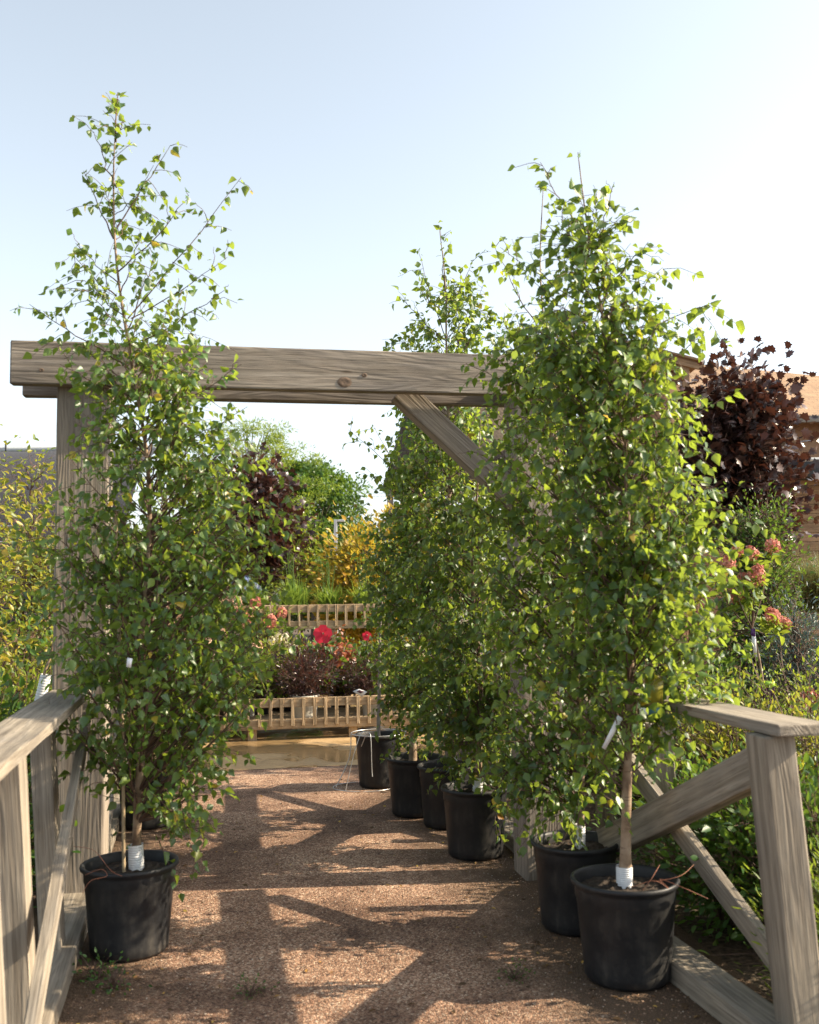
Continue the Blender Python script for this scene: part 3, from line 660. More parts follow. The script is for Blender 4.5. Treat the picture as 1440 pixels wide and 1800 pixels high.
def head(rg, r, l, n=150):
    d = rg.normal(size=(n, 3)); d /= np.linalg.norm(d, axis=1, keepdims=True)
    k = rg.uniform(.75, 1., n)[:, None]; p = d*np.array([r, r, l])*k
    taper = 1-.35*np.clip(p[:, 2:3]/l, -1, 1)*.9; p[:, :2] *= taper
    p[:, 2] += l*.4
    x = np.cross(d, rg.normal(size=(n, 3)))
    me = leaves('flower_head', p, x, r*.42*rg.uniform(.6, 1.2, n), 'petal', nrm=d, rg=rg); return me
def copy_tree(o, parent=None):
    c = o.copy(); C.objects.link(c); c.parent = parent
    for ch in [x for x in o.children]: copy_tree(ch, c)
    return c
def put(key, x, y, label, s=1., rz=None, z=0., group=None, sz=None):
    pr = PROTO[key]; src = pr[0]
    if not pr[1]: o = src; pr[1] = True
    else: o = copy_tree(src)
    o.location = (x, y, z); o.rotation_euler = (0, 0, rng.uniform(0, 6.28) if rz is None else rz)
    o.scale = (s, s, sz or s); o['label'] = label
    if group: o['group'] = group
    elif 'group' in o: del o['group']
    return o
def putp(key, px, py, Y, label, z=None, **k):      # centred on photo column px at depth Y, standing at z
    p = at(px, py, Y); return put(key, p.x, Y, label, z=(p.z if z is None else z), **k)

# ---- benches
def bench(label, u0, u1, v0, v1, ztop, zbot, slat_sp=.125, legs=(), zleg=0., slat_d=.022, slat_w=.036, name='slatted_bench', mat=None):
    mat = mat or M_BENCH
    b = thing(name, P((u0+u1)/2, v0, zleg), label, 'plant bench')
    H = ztop-zbot
    board('rail', P(u0, v0, ztop-.05), P(u1, v0, ztop-.05), .036, .10, mat, b)
    board('rail', P(u0, v0, zbot+.05), P(u1, v0, zbot+.05), .036, .10, mat, b)
    n = int((u1-u0)/slat_sp)
    for i in range(min(n, 96)):
        u = u0+.04+(i+.5)*slat_sp
        if u > u1-.02: break
        board('slat', P(u, v0-.031, zbot+.035), P(u, v0-.031, ztop-.002), slat_w, slat_d+.002, mat, b, up=UPA, bev=.003)
    for k in range(int((v1-v0)/.16)):
        v = v0+.1+k*.16
        board('deck_board', P(u0+.02, v, zbot+.075), P(u1-.02, v, zbot+.075), .12, .028, mat, b, bev=.004)
    board('rail', P(u0, v1, ztop-.05), P(u1, v1, ztop-.05), .036, .10, mat, b)
    board('rail', P(u0+.018, v0+.02, (ztop+zbot)/2), P(u0+.018, v1-.02, (ztop+zbot)/2), .036, H-.01, mat, b)
    board('rail', P(u1-.018, v0+.02, (ztop+zbot)/2), P(u1-.018, v1-.02, (ztop+zbot)/2), .036, H-.01, mat, b)
    for u in legs:
        for v in (v0+.07, v1-.07):
            board('leg', P(u, v, zleg), P(u, v, zbot+.04), .10, .09, mat, b, up=UPA)
    return b
bench('low slatted timber bench behind the puddle, loaded with purple and flowering shrubs', 1.0-1.1, 3.0, 11.55, 12.85, .475, .13, legs=(.30, 1.45, 2.7))
bench('tall slatted timber tier holding clumps of bright green lily leaves', -.4, 3.1, 13.3, 14.3, 1.52, 1.20, legs=(-.2, 1.4, 2.9), slat_w=.03)
bench('grey slatted bench under feathery grasses at the right edge', 7.0, 9.4, 11.0, 12.0, 1.48, 1.14, legs=(7.2, 9.2), slat_w=.05, slat_sp=.12, mat=M_WOOD)

# ---- plant kinds
make_kind('hyd', 'hydrangea', 'shrub', .75, .42, 42, 620, .085, 'oval', M_GREEN, flowers=(M_BLUSH, 9, .075, .10), seed=21, potr=.15)
make_kind('hydp', 'hydrangea', 'shrub', .8, .42, 40, 560, .08, 'oval', M_LIME, flowers=(M_PINK, 8, .075, .10), seed=22, potr=.15)
make_kind('hydw', 'hydrangea', 'shrub', .7, .38, 40, 560, .075, 'oval', M_YGRN, flowers=(M_CREAM, 7, .06, .08), seed=23, potr=.15)
make_kind('nine', 'purple_shrub', 'shrub', .52, .38, 60, 1500, .045, 'oval', M_PURP, seed=24, wid=.7, potr=.14, pm=M_CREAMP)
make_kind('lily', 'lily_clump', 'plant', .42, .32, 70, 10, .02, 'narrow', M_GRASSL, seed=25)
make_kind('green', 'green_shrub', 'shrub', .8, .5, 60, 1900, .055, 'oval', M_GREEN, seed=26)
make_kind('lime', 'lime_shrub', 'shrub', .7, .5, 60, 1900, .042, 'oval', M_LIME, seed=27)
make_kind('greenp', 'potted_shrub', 'shrub', .62, .42, 50, 1300, .06, 'oval', M_GREEN, seed=51, potr=.15)
make_kind('limep', 'potted_shrub', 'shrub', .55, .42, 50, 1300, .05, 'oval', M_LIME, seed=52, potr=.15)
make_kind('gold', 'golden_shrub', 'shrub', .6, .5, 80, 4200, .024, 'oval', M_YGRN, seed=28)
make_kind('wisp', 'wispy_shrub', 'shrub', .95, .42, 26, 1000, .028, 'oval', M_LIME, seed=29, shape='fan')
make_kind('rust', 'rusty_shrub', 'shrub', .5, .3, 22, 300, .09, 'maple', M_RUST, seed=30, droop=.9)
make_kind('yels', 'yellow_tree', 'tree', 1.75, .8, 130, 5200, .11, 'oval', M_YEL, seed=31, shape='ball', trunk=1.1)
make_kind('ygt', 'yellowing_tree', 'tree', 2.4, .85, 80, 2400, .075, 'oval', M_YGRN, seed=32, shape='ball', trunk=.8, droop=.6)
make_kind('maple', 'bronze_maple', 'tree', 1.85, .84, 170, 5200, .095, 'maple', M_MAPLE, seed=33, shape='ball', trunk=2.45, droop=.35)
make_kind('young', 'young_tree', 'tree', 1.5, .5, 40, 1000, .075, 'oval', M_LIME, seed=34, shape='ball', trunk=1.0)
make_kind('column', 'columnar_tree', 'tree', 2.4, .55, 260, 11000, .045, 'oval', M_GREEN, seed=35, shape='column', trunk=.15)
make_kind('spruce', 'blue_spruce', 'conifer', 1.3, .65, 200, 5000, .05, 'narrow', M_BLUEG, seed=36, shape='cone')
make_kind('arb', 'conifer_shrub', 'conifer', .6, .35, 130, 6000, .045, 'narrow', M_LIME, seed=37, shape='dome', up=1.0, out=.5)
def far_tree(key, name, h, r, trunk, clumps, cr, per, size, kind, mat, seed, flat=.7):
    rg = np.random.default_rng(seed); t = thing(name, (0, 0, 0), 'x', 'tree')
    LP = []; LD = []; TB = [(smooth_line([(0, 0, -.3), (.1, 0, trunk*.6), (0, .1, trunk+h*.3), (0, 0, trunk+h*.6)], 14), np.linspace(.18, .03, 14))]
    for i in range(clumps):
        d = rg.normal(size=3); d /= np.linalg.norm(d); q = rg.uniform(.35, 1)**.5
        c = d*np.array([r, r, h/2])*q+np.array([0, 0, trunk+h/2]); c[:2] *= 1-.25*max(0, d[2]); R_ = cr*rg.uniform(.6, 1.25)
        e = rg.normal(size=(per, 3)); e /= np.linalg.norm(e, axis=1, keepdims=True)
        p = c+e*np.array([1, 1, flat])*R_*(rg.uniform(.35, 1.1, per)[:, None])
        LP.append(p); LD.append(e+rg.normal(size=(per, 3))*.6+np.array([0, 0, -.1]))
        TB.append((smooth_line([(0, 0, trunk+h*.15+rg.random()*h*.25), c*np.array([.5, .5, 1])-np.array([0, 0, .3]), c], 6), np.linspace(.025, .006, 6)))
    link('trunk', tubes('trunk', TB[:1], 10), M_DARKBARK, t, world=False); link('branches', tubes('branches', TB[1:], 4), M_DARKBARK, t, world=False)
    LP = np.concatenate(LP); link('crown', leaves('crown', LP, np.concatenate(LD), size*rg.uniform(.7, 1.2, len(LP)), kind, rg=rg), mat, t, world=False); PROTO[key] = [t, False]
far_tree('bigtree', 'shade_tree', 5.6, 2.9, 1.9, 95, .62, 330, .17, 'quad', M_GREEN, 38)
far_tree('airy', 'feathery_tree', 4.6, 2.7, 3.6, 90, .5, 130, .15, 'narrow', M_LIME, 39, .4)
# lily blades: replace foliage by arching blades
def blades(rg, n, h, r, w, arch):
    V = []; Q = []; rn = []
    for i in range(n):
        a = rg.uniform(0, 6.28); q = rg.random()**.6; L = h*rg.uniform(.6, 1.1); b = np.array([rg.normal()*.05*r*3, rg.normal()*.05*r*3, 0])
        d = np.array([math.cos(a), math.sin(a), 0]); s = np.array([-d[1], d[0], 0]); m = 6; k = len(V)
        for j in range(m):
            t = j/(m-1); p = b+d*r*q*(t**1.6)+np.array([0, 0, L*(t-arch*q*t**2.6)]); ww = w*(1-t**2)*.5+.0005
            V += [p-s*ww, p+s*ww]
        for j in range(m-1): Q.append((k+2*j, k+2*j+1, k+2*j+3, k+2*j+2)); rn.append(rg.random())
    return mk('foliage', np.array(V), [np.array(Q)], rn)
def grass_kind(key, name, n, h, r, w, arch, mat, seed, spikes=0):
    rg = np.random.default_rng(seed); t = thing(name, (0, 0, 0), 'x', 'grass plant')
    link('foliage', blades(rg, n, h, r, w, arch), mat, t, world=False)
    if spikes:
        TB = []
        for i in range(spikes):
            a = rg.uniform(0, 6.28); q = rg.uniform(0, r*.5); TB.append((np.array([(0, 0, .02), (math.cos(a)*q*.6, math.sin(a)*q*.6, h*.8), (math.cos(a)*q, math.sin(a)*q, h*rg.uniform(1.2, 1.5))]), .004))
        link('flower_stalks', tubes('flower_stalks', TB, 4), M_GRASSL, t, world=False)
    PROTO[key] = [t, False]
for o in [PROTO['lily'][0]]+list(PROTO['lily'][0].children): bpy.data.objects.remove(o)
grass_kind('lily', 'lily_clump', 260, .5, .38, .018, .45, M_GRASSL, 41, spikes=7)
grass_kind('grass', 'feather_grass', 900, .95, .5, .006, .35, M_ORNG, 42)

make_kind('weed', 'weed', 'weed', .07, .09, 14, 70, .022, 'oval', M_GREEN, seed=61)
for px, py, l in ((440, 1752, 'tiny green weed sprouting in the gravel left of centre at the bottom of the photo'), (200, 1740, 'small green weed in the dark crumbs in front of the left pot'), (170, 1722, 'small green weed touching the foot of the left pot'), (905, 1722, 'tiny green weed in the shaded gravel left of the two front right pots')):
    g_ = gnd(px, py); put('weed', g_.x, g_.y, l, z=.004, s=.7 if px in (440, 905) else 1.0)
# ---- middle distance, seen between the birches
put('nine', *P(.92, 11.9)[:2], 'dark purple ninebark bush in the middle of the low bench', z=.17, s=1.25)
put('nine', *P(1.72, 11.9)[:2], 'smaller dark purple bush at the right end of the low bench, beside a white tag', z=.19, s=.98)
put('nine', *P(.25, 12.2)[:2], 'low dark purple bush at the left end of the low bench', z=.19, s=.85)
put('hyd', *P(.05, 12.6)[:2], 'hydrangea with blush flower heads on the low bench beside the left birch', z=.22, s=1.0)
put('hydw', *P(.62, 12.75)[:2], 'hydrangea with small cream heads left of the red hibiscus bloom', z=.22, s=.95)
put('hyd', *P(-.15, 13.0)[:2], 'hydrangea with blush heads reaching the lily tier from below', z=.55, s=1.15)
put('hydp', *P(.45, 13.0)[:2], 'hydrangea with salmon pink heads just below the lily tier', z=.6, s=.95)
put('green', *P(1.15, 12.75)[:2], 'leafy green shrub under the crimson hibiscus bloom', z=.45, s=.8)
put('rust', *P(1.30, 12.3)[:2], 'young plant with drooping rust red leaves right of the hibiscus bloom', z=.8, s=.62)
put('gold', *P(1.55, 12.6)[:2], 'golden green shrub above the small purple bush on the low bench', z=.4, s=1.05)
put('lime', *P(2.05, 12.5)[:2], 'lime green shrub at the right end of the low bench', z=.4, s=.95)
put('hydw', *P(2.5, 12.6)[:2], 'cream flowered hydrangea on the low bench behind the pale birch stem', z=.22, s=.95)
put('green', *P(-1.1, 12.6)[:2], 'green shrub on the ground left of the low bench, behind the left birch', s=1.3)
put('hyd', *P(-1.9, 12.4)[:2], 'blush hydrangea behind the left birch and left of the low bench', s=1.4)
put('lime', *P(-2.8, 12.2)[:2], 'lime green shrub glimpsed between the left birch and the gateway post', s=1.6)
put('greenp', *P(-.05, 11.9)[:2], 'leafy green bush at the front left of the low bench', z=.19, s=.85)
put('limep', *P(.42, 12.35)[:2], 'lime green bush left of the crimson hibiscus on the low bench', z=.19, s=1.0)
put('limep', *P(.85, 12.6)[:2], 'tall green bush behind the crimson hibiscus', z=.19, s=1.05)  # lime leaf in place of green, sunlight put into its colour
put('limep', *P(1.45, 12.85)[:2], 'pale lime bush below the slats of the tall tier', z=.19, s=1.05)
put('greenp', *P(1.95, 12.2)[:2], 'green bush behind the hooped pot on the low bench', z=.19, s=.98)
put('limep', *P(.1, 11.85)[:2], 'low lime bush at the front edge of the low bench', z=.19, s=.8)
put('limep', *P(2.3, 11.85)[:2], 'low lime bush at the front right of the low bench', z=.19, s=.8)
# the hibiscus
def hibiscus(label, px, py, Y, r, mat):
    c = at(px, py, Y); t = thing('hibiscus', (c.x, Y, .35), label, 'plant'); rg = np.random.default_rng(int(px))
    TB = [(smooth_line([(c.x+dx, Y+.15, .36), (c.x+dx*.5, Y+.1, (c.z+.36)/2), (c.x, Y+.02, c.z)], 12), .006) for dx in (-.08, .05)]
    link('stems', tubes('stems', TB, 5), M_TWIG, t)
    p = np.array([(c.x+rg.normal()*.12, Y+.14+rg.normal()*.07, rg.uniform(.6, c.z-.06)) for _ in range(60)])
    link('foliage', leaves('foliage', p, rg.normal(size=(60, 3))+np.array([0, -.6, -.6]), .11, 'birch', rg=rg), M_GREEN, t)
    a = np.arange(5)*2*math.pi/5+.3; d = np.stack([np.cos(a), np.full(5, -.35), np.sin(a)], 1)
    LEAF['big'] = T([(0,0,0),(-.3,.3,.05),(-.5,.7,.0),(-.3,1,-.05),(.05,1.06,0),(.35,.98,-.05),(.5,.68,0),(.3,.3,.05)], [[(0,7,6,5,4,3,2,1)]])
    link('petals', leaves('petals', np.repeat([[c.x, Y, c.z]], 5, 0), d, r, 'big', nrm=np.repeat([[0, -1., .1]], 5, 0), rg=rg), mat, t)
    link('stamen', tubes('stamen', [(np.array([(c.x, Y, c.z), (c.x+.005, Y-.04, c.z+.01)]), [.008, .012])], 8), plain('stamen_cream', (.8, .7, .6)), t)
hibiscus('crimson hibiscus flower with five broad petals facing the camera above the low bench', 568, 1115, 12.0, .115, M_RED)
hibiscus('smaller red hibiscus flower just right of the rust red leaves', 645, 1118, 12.4, .06, M_RED)
for i, (u, v, l) in enumerate([(-.15, 13.6, 'leftmost lily clump on the tall tier'), (.35, 13.75, 'second lily clump from the left on the tall tier'), (.9, 13.6, 'bright lily clump in the centre of the tall tier'),
        (1.4, 13.75, 'lily clump right of centre on the tall tier'), (1.9, 13.65, 'lily clump behind the yellow leaves on the tall tier'), (2.5, 13.7, 'lily clump at the right end of the tall tier')]):
    put('lily', *P(u, v)[:2], l+', arching bright green blades', z=1.39, s=1.0+.08*(i % 3), group='lily clumps on the tall tier')
putp('maple', 450, 1050, 15.5, 'bronze leaved maple on a thin stem left of the big green tree', z=-.45, s=.97)
putp('yels', 640, 1050, 14.8, 'yellow and orange leaved tree above the lily tier, in front of the white pole', z=-.12, s=.95)
putp('yels', 715, 1050, 16.0, 'second yellow leaved tree, showing through the right birches', z=.3, s=.95)
putp('young', 530, 1050, 15.6, 'slim light green young tree behind the lily tier', z=.5, s=1.0)
putp('young', 500, 1050, 17.0, 'slim green young tree close behind the bronze maple', z=.6, s=.95)
putp('bigtree', 548, 1050, 34., 'large round dark green tree in the distance left of the power lines', z=-.3, s=.88)
putp('airy', 440, 1050, 30., 'tall feathery light green tree above the bronze maple', z=-.1, s=.9)
putp('bigtree', 470, 1050, 38., 'distant green tree behind the bronze maple', z=-1.4, s=.8)
putp('bigtree', 640, 1050, 44., 'farthest green tree, low beneath the power lines', z=-1.9, s=.8)
putp('bigtree', 380, 1050, 36., 'distant green tree behind the left birch', z=-1.2, s=.8)
putp('bigtree', 745, 1050, 38., 'distant green tree behind the right birches', z=-1.4, s=.85)
putp('bigtree', 900, 1050, 40., 'distant green tree right of the gateway brace', z=-1.6, s=.85)
putp('bigtree', 250, 1050, 40., 'distant green tree behind the left gateway post', z=-1.6, s=.8)

# light pole + power lines
def pole():
    b = at(591, 1050, 19.); t = thing('light_pole', (b.x, 19., 0), 'pale square pole with a short arm standing behind the yellow tree', 'pole')
    m = plain('pale_metal', (.55, .57, .6), .4, .05)
    board('shaft', (b.x, 19, 0), (b.x, 19, 3.1), .06, .06, m, t, up=(0, 1, 0)); board('arm', (b.x+.035, 19, 3.08), (b.x+.17, 19, 3.08), .05, .04, m, t)
pole()
def wires():
    t = thing('power_line', (0, 58, 0), 'thin dark power lines crossing the sky low above the yellow tree', 'power line')
    for k, z in enumerate((862, 868, 874)):
        a = at(300, z-3, 58); b = at(980, z+1, 58); x = np.linspace(0, 1, 30)
        pts = np.stack([a.x+(b.x-a.x)*x, np.full(30, 58.), a.z+(b.z-a.z)*x-.35*4*x*(1-x)+.35], 1)
        link('wire', tubes('wire', [(pts, .011)], 4), plain('wire_grey', (.2, .2, .21), .6, .1), t)
    for px in (290, 990):
        p = at(px, 1000, 58); link('pole', tubes('pole', [(np.array([(p.x, 58, 0), (p.x, 58, 8.2)]), [.16, .12])], 10), M_DARKBARK, t)
wires()

# ---- left of the path
put('ygt', *gnd(45, 1330)[:2], 'yellowing tree with hanging leaves behind the left railing', s=1.0)
o_ = at(-60, 1100, 8.5); put('ygt', o_.x, 8.5, 'second yellowing tree at the left edge of the photo', s=.95)
for key, px, Y, s, l in (('lime', 20, 8.2, 1.45, 'lime shrub behind the left handrail near the photo edge'), ('gold', 75, 9.5, 1.8, 'golden shrub behind the left gateway post'),
        ('gold', -20, 9.5, 2.3, 'tall golden shrub peeping over the left handrail'), ('lime', 62, 7.0, 1.35, 'lime leaved shrub directly behind the left handrail'), ('green', -60, 6.6, 1.5, 'dark leafy shrub outside the left railing'),
        ('green', 10, 5.6, 1.0, 'leafy shrub between the left railing posts'), ('lime', 110, 7.9, 1.0, 'low lime shrub beyond the left railing braces'), ('green', 150, 10.5, 1.7, 'green shrub in the gap between railing and left birch'),
        ('green', -130, 5.2, 1.2, 'leafy shrub outside the left railing near the photo corner'), ('gold', 60, 6.1, .9, 'small golden shrub at the foot of the left railing'), ('lime', 210, 11.5, 1.9, 'tall lime shrub far behind the left birch'),
        ('hyd', 330, 12.5, 1.5, 'blush hydrangea far behind the left birch'), ('nine', 170, 9.2, 1.3, 'purple shrub glimpsed behind the left birch'), ('green', -40, 11, 2.2, 'tall dark shrub under the greenhouse')):
    p = at(px, 1050, Y); put(key, p.x, Y, l, s=s)
# shade house at the left
def shadehouse():
    Y = 15.; a = at(-420, 797, Y); b = at(300, 800, Y); ztop = a.z
    t = thing('shade_house', ((a.x+b.x)/2, Y, 0), 'dark shade-cloth greenhouse with a pale ridge pipe behind the left shrubs', 'greenhouse')
    m, n, p = newmat('shade_cloth'); tc = N(n, 'ShaderNodeTexCoord'); no = N(n, 'ShaderNodeTexNoise', Scale=90., Detail=2.); n.links.new(tc.outputs['Object'], no.inputs['Vector'])
    r = ramp(n, no.outputs['Fac'], [(.4, (.02, .02, .024)), (.7, (.07, .07, .08))]); n.links.new(r.outputs[0], p.inputs['Base Color']); p.inputs['Roughness'].default_value = .8
    k = 10; V = []; xs = np.linspace(a.x, b.x, 24)
    for i in range(k+1):
        q = i/k; yy = Y-2.6*math.sin(q*math.pi/2); zz = ztop-.06-2.4*(1-math.cos(q*math.pi/2))
        for j, x in enumerate(xs): V.append((x, yy, zz-.03*math.sin(j*1.3)*q))
    Q = [(i*24+j, i*24+j+1, (i+1)*24+j+1, (i+1)*24+j) for i in range(k) for j in range(23)]
    link('shade_cloth', mk('shade_cloth', np.array(V), [np.array(Q)], smooth=True), m, t)
    V = [(a.x, Y-2.6, ztop-2.46), (b.x, Y-2.6, ztop-2.46), (b.x, Y-2.6, 0), (a.x, Y-2.6, 0)]
    link('side_wall', mk('side_wall', np.array(V), [np.array([(0, 1, 2, 3)])]), m, t)
    link('ridge_pipe', tubes('ridge_pipe', [(np.array([(a.x, Y, ztop), (b.x, Y, ztop)]), .045)], 10), plain('pale_pipe', (.4, .42, .42), .5, .1), t)
    for px in (-250, -100, 12, 150):
        x = at(px, 797, Y).x; link('hook', tubes('hook', [(np.array([(x, Y-.03, ztop-.05), (x, Y-.05, ztop+.14)]), .014)], 6), plain('black_clip', (.02, .02, .02), .5, .1), t)
    for z in (1.15, 1.35):
        link('guy_wire', tubes('guy_wire', [(np.array([(a.x, Y-2.45, ztop-z-.2), (b.x, Y-2.45, ztop-z-.2)]), .008)], 5), M_WIRE, t)
shadehouse()
# white sleeved sapling at the left handrail
def sapling():
    Y = 6.6; t = thing('sapling', (at(72, 1250, Y).x, Y, 0), 'sapling with a white ribbed sleeve leaning behind the left handrail', 'sapling')
    a = at(66, 1400, Y); a.z = 0; c = at(72, 1225, Y); d = at(90, 1150, Y); e = at(100, 1090, Y)
    link('trunk', tubes('trunk', [(smooth_line([a, c, d, e], 16), np.linspace(.014, .005, 16))], 8), M_TRUNK, t)
    ax = (d-c); pts = np.array([np.array(c+ax*(i/40*.62-.1)) for i in range(41)]); rr = np.array([.034+.002*(i % 4 < 2) for i in range(41)])
    link('trunk_guard', tubes('trunk_guard', [(pts, rr)], 14), M_GUARD, t)
    rg = np.random.default_rng(5); n = 40; p = np.array(e)+rg.normal(size=(n, 3))*np.array([.1, .1, .14])
    link('foliage', leaves('foliage', p, rg.normal(size=(n, 3))-np.array([0, 0, .5]), .07, 'oval', rg=rg), M_GREEN, t)
sapling()

# ---- right of the path
putp('maple', 1300, 1050, 10.5, 'dark bronze maple with big lobed leaves in front of the tan roof', z=-.33, s=1.0)
putp('column', 1338, 1050, 9.6, 'upright small-leaved green tree below the bronze maple', z=.0, s=1.0, sz=.97)
for i, (px, Y, l) in enumerate(((1375, 11.4, 'left feathery grass on the grey bench'), (1415, 11.5, 'middle feathery grass on the grey bench'), (1455, 11.4, 'right feathery grass cut by the photo edge'))):
    putp('grass', px, 1050, Y, l, z=1.36, s=.8, group='feathery grasses on the grey bench')
putp('spruce', 1400, 1160, 8.6, 'blue green spruce under the grey bench', z=.15, s=1.1)
putp('spruce', 1470, 1160, 8.2, 'second blue spruce at the right edge of the photo', z=.05, s=.95)
for key, px, Y, s, l in (
    ('wisp', 1262, 6.9, 1.25, 'wispy upright shrub left of the purple pot'), ('wisp', 1330, 7.0, 1.2, 'wispy upright shrub behind the purple pot'), ('wisp', 1398, 6.8, 1.3, 'wispy shrub with long bare-tipped shoots right of the purple pot'),
    ('wisp', 1225, 7.2, .95, 'wispy shrub right behind the nearest right birch'), ('gold', 1290, 6.3, 1.7, 'golden small-leaved shrub behind the right handrail'), ('gold', 1360, 6.1, 1.6, 'golden shrub behind the railing end post'),
    ('gold', 1430, 5.8, 1.65, 'yellow orange shrub right of the railing end post'), ('lime', 1210, 6.8, 1.4, 'lime shrub under the right handrail'), ('gold', 1170, 7.4, 1.3, 'golden shrub beyond the heavy diagonal brace'),
    ('green', 1265, 5.0, .98, 'leafy green shrub filling the gap under the heavy diagonal brace'), ('green', 1340, 4.75, 1.02, 'leafy green shrub just behind the railing end post'), ('green', 1430, 4.6, 1.1, 'leafy green shrub right of the railing end post'),
    ('green', 1190, 5.6, .85, 'low leafy shrub behind the nearest right pot'), ('arb', 1452, 3.75, .6, 'bright lime conifer shrub in the bottom right corner'), ('arb', 1490, 3.9, 1.0, 'second lime conifer shrub beyond the bottom right edge'),
    ('green', 1120, 7.6, 1.2, 'green shrub behind the right birches'), ('lime', 1060, 8.4, 1.3, 'lime shrub between the right birches'), ('green', 980, 9.0, 1.3, 'green shrub beyond the right far railing'), ('lime', 900, 9.8, 1.4, 'lime shrub near the end of the right far railing'),
    ('green', 1150, 9.5, 1.9, 'tall dark shrub behind the right birches'), ('hydp', 1050, 10.5, 1.8, 'pink hydrangea deep behind the right birches'), ('green', 1260, 8.8, 1.3, 'dark shrub left of the blue spruce'), ('green', 1380, 10.2, 1.3, 'dark shrub in front of the grey bench'),
    ('green', 1540, 6.2, 1.15, 'green shrub beyond the right edge'), ('hydp', 1475, 7.8, .95, 'pink flowered hydrangea at the right edge')):
    p = at(px, 1050, Y); put(key, p.x, Y, l, s=s)

# standard hydrangea in the purple pot
def standard_hydrangea():
    Y = 7.6; rg = np.random.default_rng(55); b = at(1350, 1240, Y)
    zb = b.z; t = thing('hydrangea_tree', (b.x, Y, 0), 'hydrangea grown on a thin stem in a purple pot, pink flower heads above lime leaves', 'potted plant')
    r = (at(1362, 1200, Y).x-at(1337, 1200, Y).x)/2; zt = at(1349, 1197, Y).z
    # the pot stands on an upturned black pot
    mp = plain('purple_pot_plastic', (.09, .03, .16), .4, .15)
    po = link('pot', lathe('pot', [(r*.3, zb-.12), (r*.78, zb-.12), (r*.97, zt-.035), (r*1.0, zt-.035)], 32), mp, t, world=False)
    link('pot_band', lathe('pot_band', [(r*1.0, zt-.036), (r*1.06, zt-.034), (r*1.08, zt), (r*1.02, zt), (r*.98, zt-.04), (0.001, zt-.04)], 32), M_LIMEP, po, world=False)
    k = zb-.125
    link('pot_stand', lathe('pot_stand', [(r*1.5, .004), (r*1.5, .03), (r*1.15, k-.005), (r*1.1, k), (.001, k)], 32), M_POT, po, world=False)
    for i in range(5):                                   # faint white script on the pot
        a = R(250+i*9); x0 = b.x+math.cos(a)*(r*.93); y0 = Y+math.sin(a)*(r*.93)
        pts = [np.array((x0+.004*math.sin(j*1.9+i), y0-.006, zb-.08+j*.016)) for j in range(6+(i % 2)*3)]
        link('lettering', tubes('lettering', [(np.array(pts), .0018)], 4), M_TAG, po)
    fork = at(1322, 1105, Y); s0 = at(1342, 1196, Y)
    link('trunk', tubes('trunk', [(smooth_line([s0-Vector((0, 0, .05)), at(1333, 1150, Y), fork], 14), .010)], 8), M_TRUNK, t)
    heads = [(1358, 958, .085), (1324, 972, .07), (1297, 968, .06), (1280, 990, .085), (1327, 1012, .10), (1302, 1015, .06), (1303, 1047, .09), (1260, 1018, .06), (1362, 1083, .085), (1382, 1095, .065), (1228, 1088, .08), (1243, 1070, .06), (1335, 998, .06)]
    TB = []; LP = []; LD = []
    for (px, py, rr) in heads:
        Yh = Y+rg.uniform(-.2, .2); c = at(px, py, Yh)
        f = np.array(fork); e = np.array(c)-np.array([0, 0, rr*.6]); m = (f+e)/2+np.array([0, 0, -.05*abs(px-1322)/60]); line = smooth_line([f, m, e], 10)
        TB.append((line, np.linspace(.006, .003, 10)))
        for j in range(22):
            q = line[rg.integers(4, 10)]; LP.append(q+rg.normal(size=3)*.03); LD.append(rg.normal(size=3)+np.array([0, 0, .15]))
        for j in range(8): LP.append(e+rg.normal(size=3)*.02); a = rg.uniform(0, 6.28); LD.append(np.array([math.cos(a), math.sin(a), .0]))
        o = link('flower_head', head(rg, rr*.68, rr*.85, 170), M_PINK, t, world=False); o.location = c-Vector((b.x, Y, 0))-Vector((0, 0, rr*.3)); o.rotation_euler = (rg.normal()*.3, rg.normal()*.4, 0)
    link('stems', tubes('stems', TB, 5), M_TWIG, t)
    link('foliage', leaves('foliage', LP, LD, .085*rg.uniform(.7, 1.15, len(LP)), 'oval', rg=rg), M_LIME, t)
    Yt = Y-.06
    strip('care_tag', [at(1325, 1152, Yt), at(1331, 1155, Yt), at(1328, 1106, Yt), at(1320, 1106, Yt)], M_TAG, t)
    strip('care_tag', [at(1320, 1117, Yt-.004), at(1328, 1119, Yt-.004), at(1328, 1106, Yt-.004), at(1320, 1105, Yt-.004)], mp, t)
M_LIMEP = plain('lime_pot_band', (.3, .5, .05), .45, .1)
standard_hydrangea()

# extra posts behind the right railing
def stakepost(px, py, h, label, w_=.1, tagged=False):
    b = gnd(px, py); t = thing('timber_post', (b.x, b.y, 0), label, 'post')
    board('shaft', (b.x, b.y, -.02), (b.x-.01, b.y, h), w_, .09, M_RAIL, t, up=(0, 1, 0))
    if tagged:
        Yt = b.y-.06; strip('tag', [at(1152, 1500, Yt), at(1168, 1500, Yt), at(1168, 1484, Yt), at(1152, 1484, Yt)], plain('buff_tag', (.45, .36, .2), .6, .1), t)
stakepost(1172, 1585, .92, 'short grey post with a small buff tag behind the nearest right pot', .13, True)
stakepost(1068, 1470, .85, 'sunlit grey post between the two nearest right birches', .13)
stakepost(1282, 1330, 1.55, 'tall thin dark post behind the wispy shrubs', .06)

